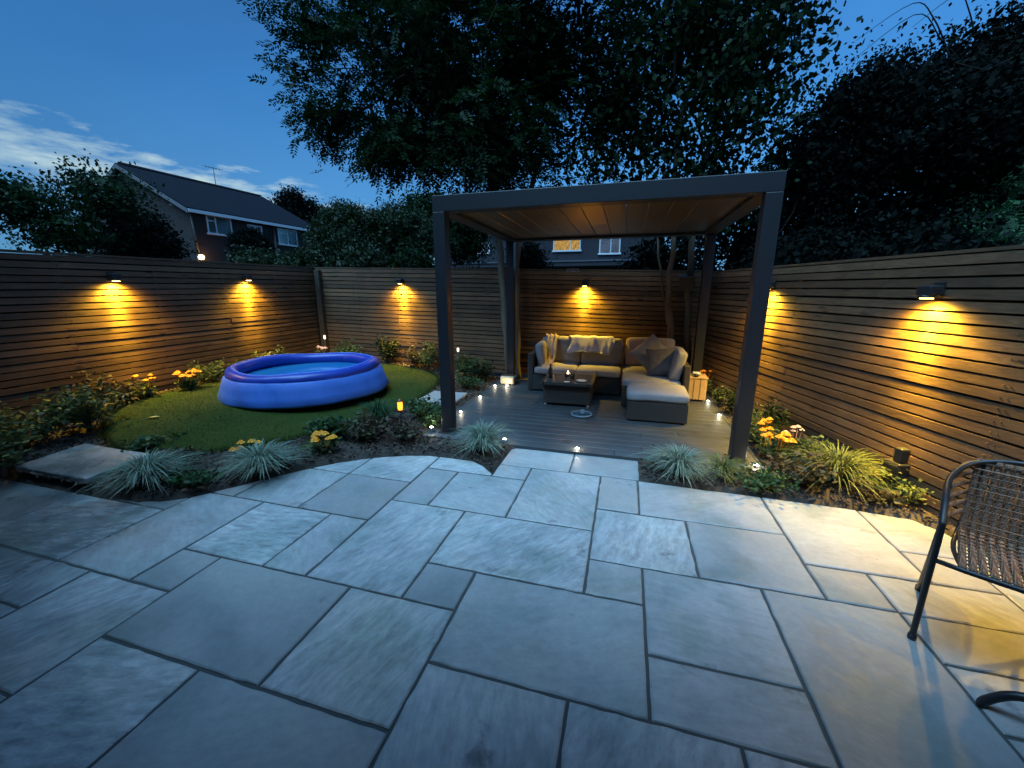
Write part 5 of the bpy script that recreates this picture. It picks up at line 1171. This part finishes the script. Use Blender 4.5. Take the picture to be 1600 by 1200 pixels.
for sg, nm in ((0, 1), (-HW, -1)):
    e0 = sg + nm * ov
    dz = -(rz_ - ez) * ov / (HW / 2)
    P = [TA(-ov, e0, ez + dz + .03), TA(HL + ov, e0, ez + dz + .03), TA(HL + ov, -HW / 2, rz_ + .03), TA(-ov, -HW / 2, rz_ + .03)]
    P2 = [(p[0], p[1], p[2] + .09) for p in P]
    mb.add(P + P2, [(0, 3, 2, 1), (4, 5, 6, 7), (0, 1, 5, 4), (1, 2, 6, 5), (2, 3, 7, 6), (3, 0, 4, 7)])
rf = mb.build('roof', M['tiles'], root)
mb = MB(); mb.add([TA(-.1, -HW / 2 - .12, rz_ + .1), TA(HL + .1, -HW / 2 - .12, rz_ + .1), TA(-.1, -HW / 2 + .12, rz_ + .1), TA(HL + .1, -HW / 2 + .12, rz_ + .1), TA(-.1, -HW / 2, rz_ + .2), TA(HL + .1, -HW / 2, rz_ + .2)], [(0, 1, 5, 4), (2, 4, 5, 3)]); mb.build('ridge_tiles', M['tiles'], rf)
mb = MB()
def bxT(T, a, b, c, d, o0, o1, B):
    P = [T(s, o_, z) for s in (a, b) for o_ in (o0, o1) for z in (c, d)]
    B.add(P, [(0, 1, 3, 2), (4, 6, 7, 5), (0, 4, 5, 1), (2, 3, 7, 6), (0, 2, 6, 4), (1, 5, 7, 3)])
bxT(TA, -.2, HL + .2, ez - .17, ez - .04, ov - .02, ov + .05, mb); mb.build('gutter', M['white'], root)
mb = MB()
for sg in (1, -1):
    y0_ = .24 if sg == 1 else -HW - .24
    P = [TA(-ov - .02, y0_, ez - .22), TA(-ov - .02, -HW / 2, rz_ - .10), TA(-ov - .02, -HW / 2, rz_ + .07), TA(-ov - .02, y0_, ez - .06), TA(-ov + .02, y0_, ez - .22), TA(-ov + .02, -HW / 2, rz_ - .10), TA(-ov + .02, -HW / 2, rz_ + .07), TA(-ov + .02, y0_, ez - .06)]
    mb.add(P, [(0, 1, 2, 3), (4, 7, 6, 5), (0, 4, 5, 1), (3, 2, 6, 7), (0, 3, 7, 4)])
mb.build('bargeboard', mat('bargeboard', (.12, .11, .11), .6), root)
for s0, s1, z0, z1, br in ((.62, 1.72, 4.05, 4.86, (.35,)), (2.50, 3.25, 4.2, 4.72, (.5,)), (4.12, 5.30, 3.95, 4.78, (.5,))): window(None, None, root, s0, s1, z0, z1, TA, M['pane'], br, .7)
window(None, None, root, .8, 2.2, 1.4, 2.5, TA, M['pane'], (.33, .66))
mb = MB(); p0 = TA(3.86, .07, 0); p1 = TA(3.86, .07, ez - .1); mb.tube([p0, p1], .05, 8); p0 = TA(.06, .07, 3.1); p1 = TA(-.05, .1, ez - .15); mb.tube([p0, p1], .035, 8); mb.build('drainpipe', M['fpost'], root)
mb = MB(); a0 = Vector(TA(HL * .62, -HW / 2, rz_ + .1)); mb.tube([a0, a0 + Vector((0, 0, .95))], .016, 6); mb.tube([a0 + Vector((-.1, -.45, .9)), a0 + Vector((.1, .45, .9))], .011, 6)
for q in range(6): c_ = a0 + Vector((-.1 + .035 * q, -.42 + .16 * q, .9)); mb.tube([c_ + Vector((-.16, 0, 0)), c_ + Vector((.16, 0, 0))], .007, 5)
mb.build('aerial', M['black'], rf)
lampr = empty('porch_lamp', A + hn * .16 + hd * .06 + Vector((0, 0, 3.02))); tag(lampr, 'warm glowing lamp on the near corner of the brick house', 'wall lamp')
mb = MB(); mb.lathe([(.001, -.11), (.09, -.07), (.11, .0), (.09, .07), (.001, .11)], n=16); mb.build('lens', mat('porch_glow', (1, .8, .5), .5, emit=(1, .66, .28), es=26), lampr)
mb = MB(); mb.bev((-.08 * hn.x, -.08 * hn.y, .12), (.14, .14, .05), .01); mb.build('bracket', M['black'], lampr)
ld = bpy.data.lights.new('porch_glow', 'POINT'); ld.energy = 6; ld.color = (1, .45, .12); ld.shadow_soft_size = .1
lo = bpy.data.objects.new('porch_glow', ld); COL.objects.link(lo); lo.parent = lampr; lo.location = (hn.x * .22, hn.y * .22, 0)

# neighbour house straight behind
BY = 22.0; root = empty('house', (-4, BY, 0)); tag(root, 'grey rendered house behind the back fence with one yellow lit window', 'house')
def TB_(s, o_, z): return (s + 4.0, -o_, z)
mb = MB(); bxT(TB_, -10.5, 1.6, 0, 5.1, -7, 0, mb); mb.build('walls', M['render'], root)
mb = MB(); V = [(-6.9, -.4, 5.1), (6.0, -.4, 5.1), (6.0, 7.4, 5.1), (-6.9, 7.4, 5.1), (-6.9, 3.5, 6.3), (6.0, 3.5, 6.3)]; mb.add(V, [(0, 1, 5, 4), (2, 3, 4, 5), (0, 4, 3), (1, 2, 5), (0, 3, 2, 1)]); mb.build('roof', M['tiles'], root)
mb = MB(); bxT(TB_, -10.0, 1.2, 2.78, 2.98, 0.003, 1.3, mb); mb.build('canopy', M['white' if False else 'render'], root)
mb = MB(); bxT(TB_, -10.0, 1.2, 2.98, 3.05, -.0, 1.34, mb); mb.build('fascia', mat('fascia', (.07, .07, .085), .6), root)
window(None, None, root, -3.95, -2.50, 3.60, 4.75, TB_, M['pane_lit'], (.62,))
window(None, None, root, -1.55, -.50, 3.40, 4.75, TB_, M['pane_blue'], (.55,))
window(None, None, root, -8.15, -7.5, 3.60, 4.6, TB_, M['pane_blue'], (.5,))
window(None, None, root, -3.2, -2.55, 2.15, 2.72, TB_, M['pane_blue'], (.5,))
# bird box on the tree
root = empty('bird_box', (.84, 6.62, 1.56)); tag(root, 'dark grey wooden box fixed between the slim trunks above the sofa', 'bird box')
mb = MB(); mb.bev((0, 0, .10), (.20, .14, .20), .006); mb.build('box_body', M['fpost'], root)
mb = MB(); mb.bev((0, -.01, .212), (.25, .20, .022), .004, M=Rx(8)); mb.build('box_lid', M['wicker'], root)

# unseen house added behind the viewer; wing and veranda shaped to shade the patio
root = empty('house', (0, -0.75, 0)); tag(root, 'unseen brick house added behind the viewer to shade the near end of the patio', 'house')
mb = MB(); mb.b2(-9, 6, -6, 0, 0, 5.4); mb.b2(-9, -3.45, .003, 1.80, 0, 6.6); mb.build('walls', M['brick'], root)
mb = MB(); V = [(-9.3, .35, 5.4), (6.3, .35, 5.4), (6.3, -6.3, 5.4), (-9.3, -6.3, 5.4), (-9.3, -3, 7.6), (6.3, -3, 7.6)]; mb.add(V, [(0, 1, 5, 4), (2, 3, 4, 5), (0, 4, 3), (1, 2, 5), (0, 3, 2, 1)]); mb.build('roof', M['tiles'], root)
mb = MB(); mb.b2(-1.2, 3.2, .004, 1.92, 2.50, 2.60); mb.b2(-3.44, -1.203, .004, 1.35, 2.50, 2.60); mb.build('added_shade_roof', M['frame'], root)
for x in (-1.1, 2.9):
    mb = MB(); mb.b2(x - .04, x + .04, .005, 1.80, 2.42, 2.495); mb.build('added_shade_bracket', M['frame'], root)
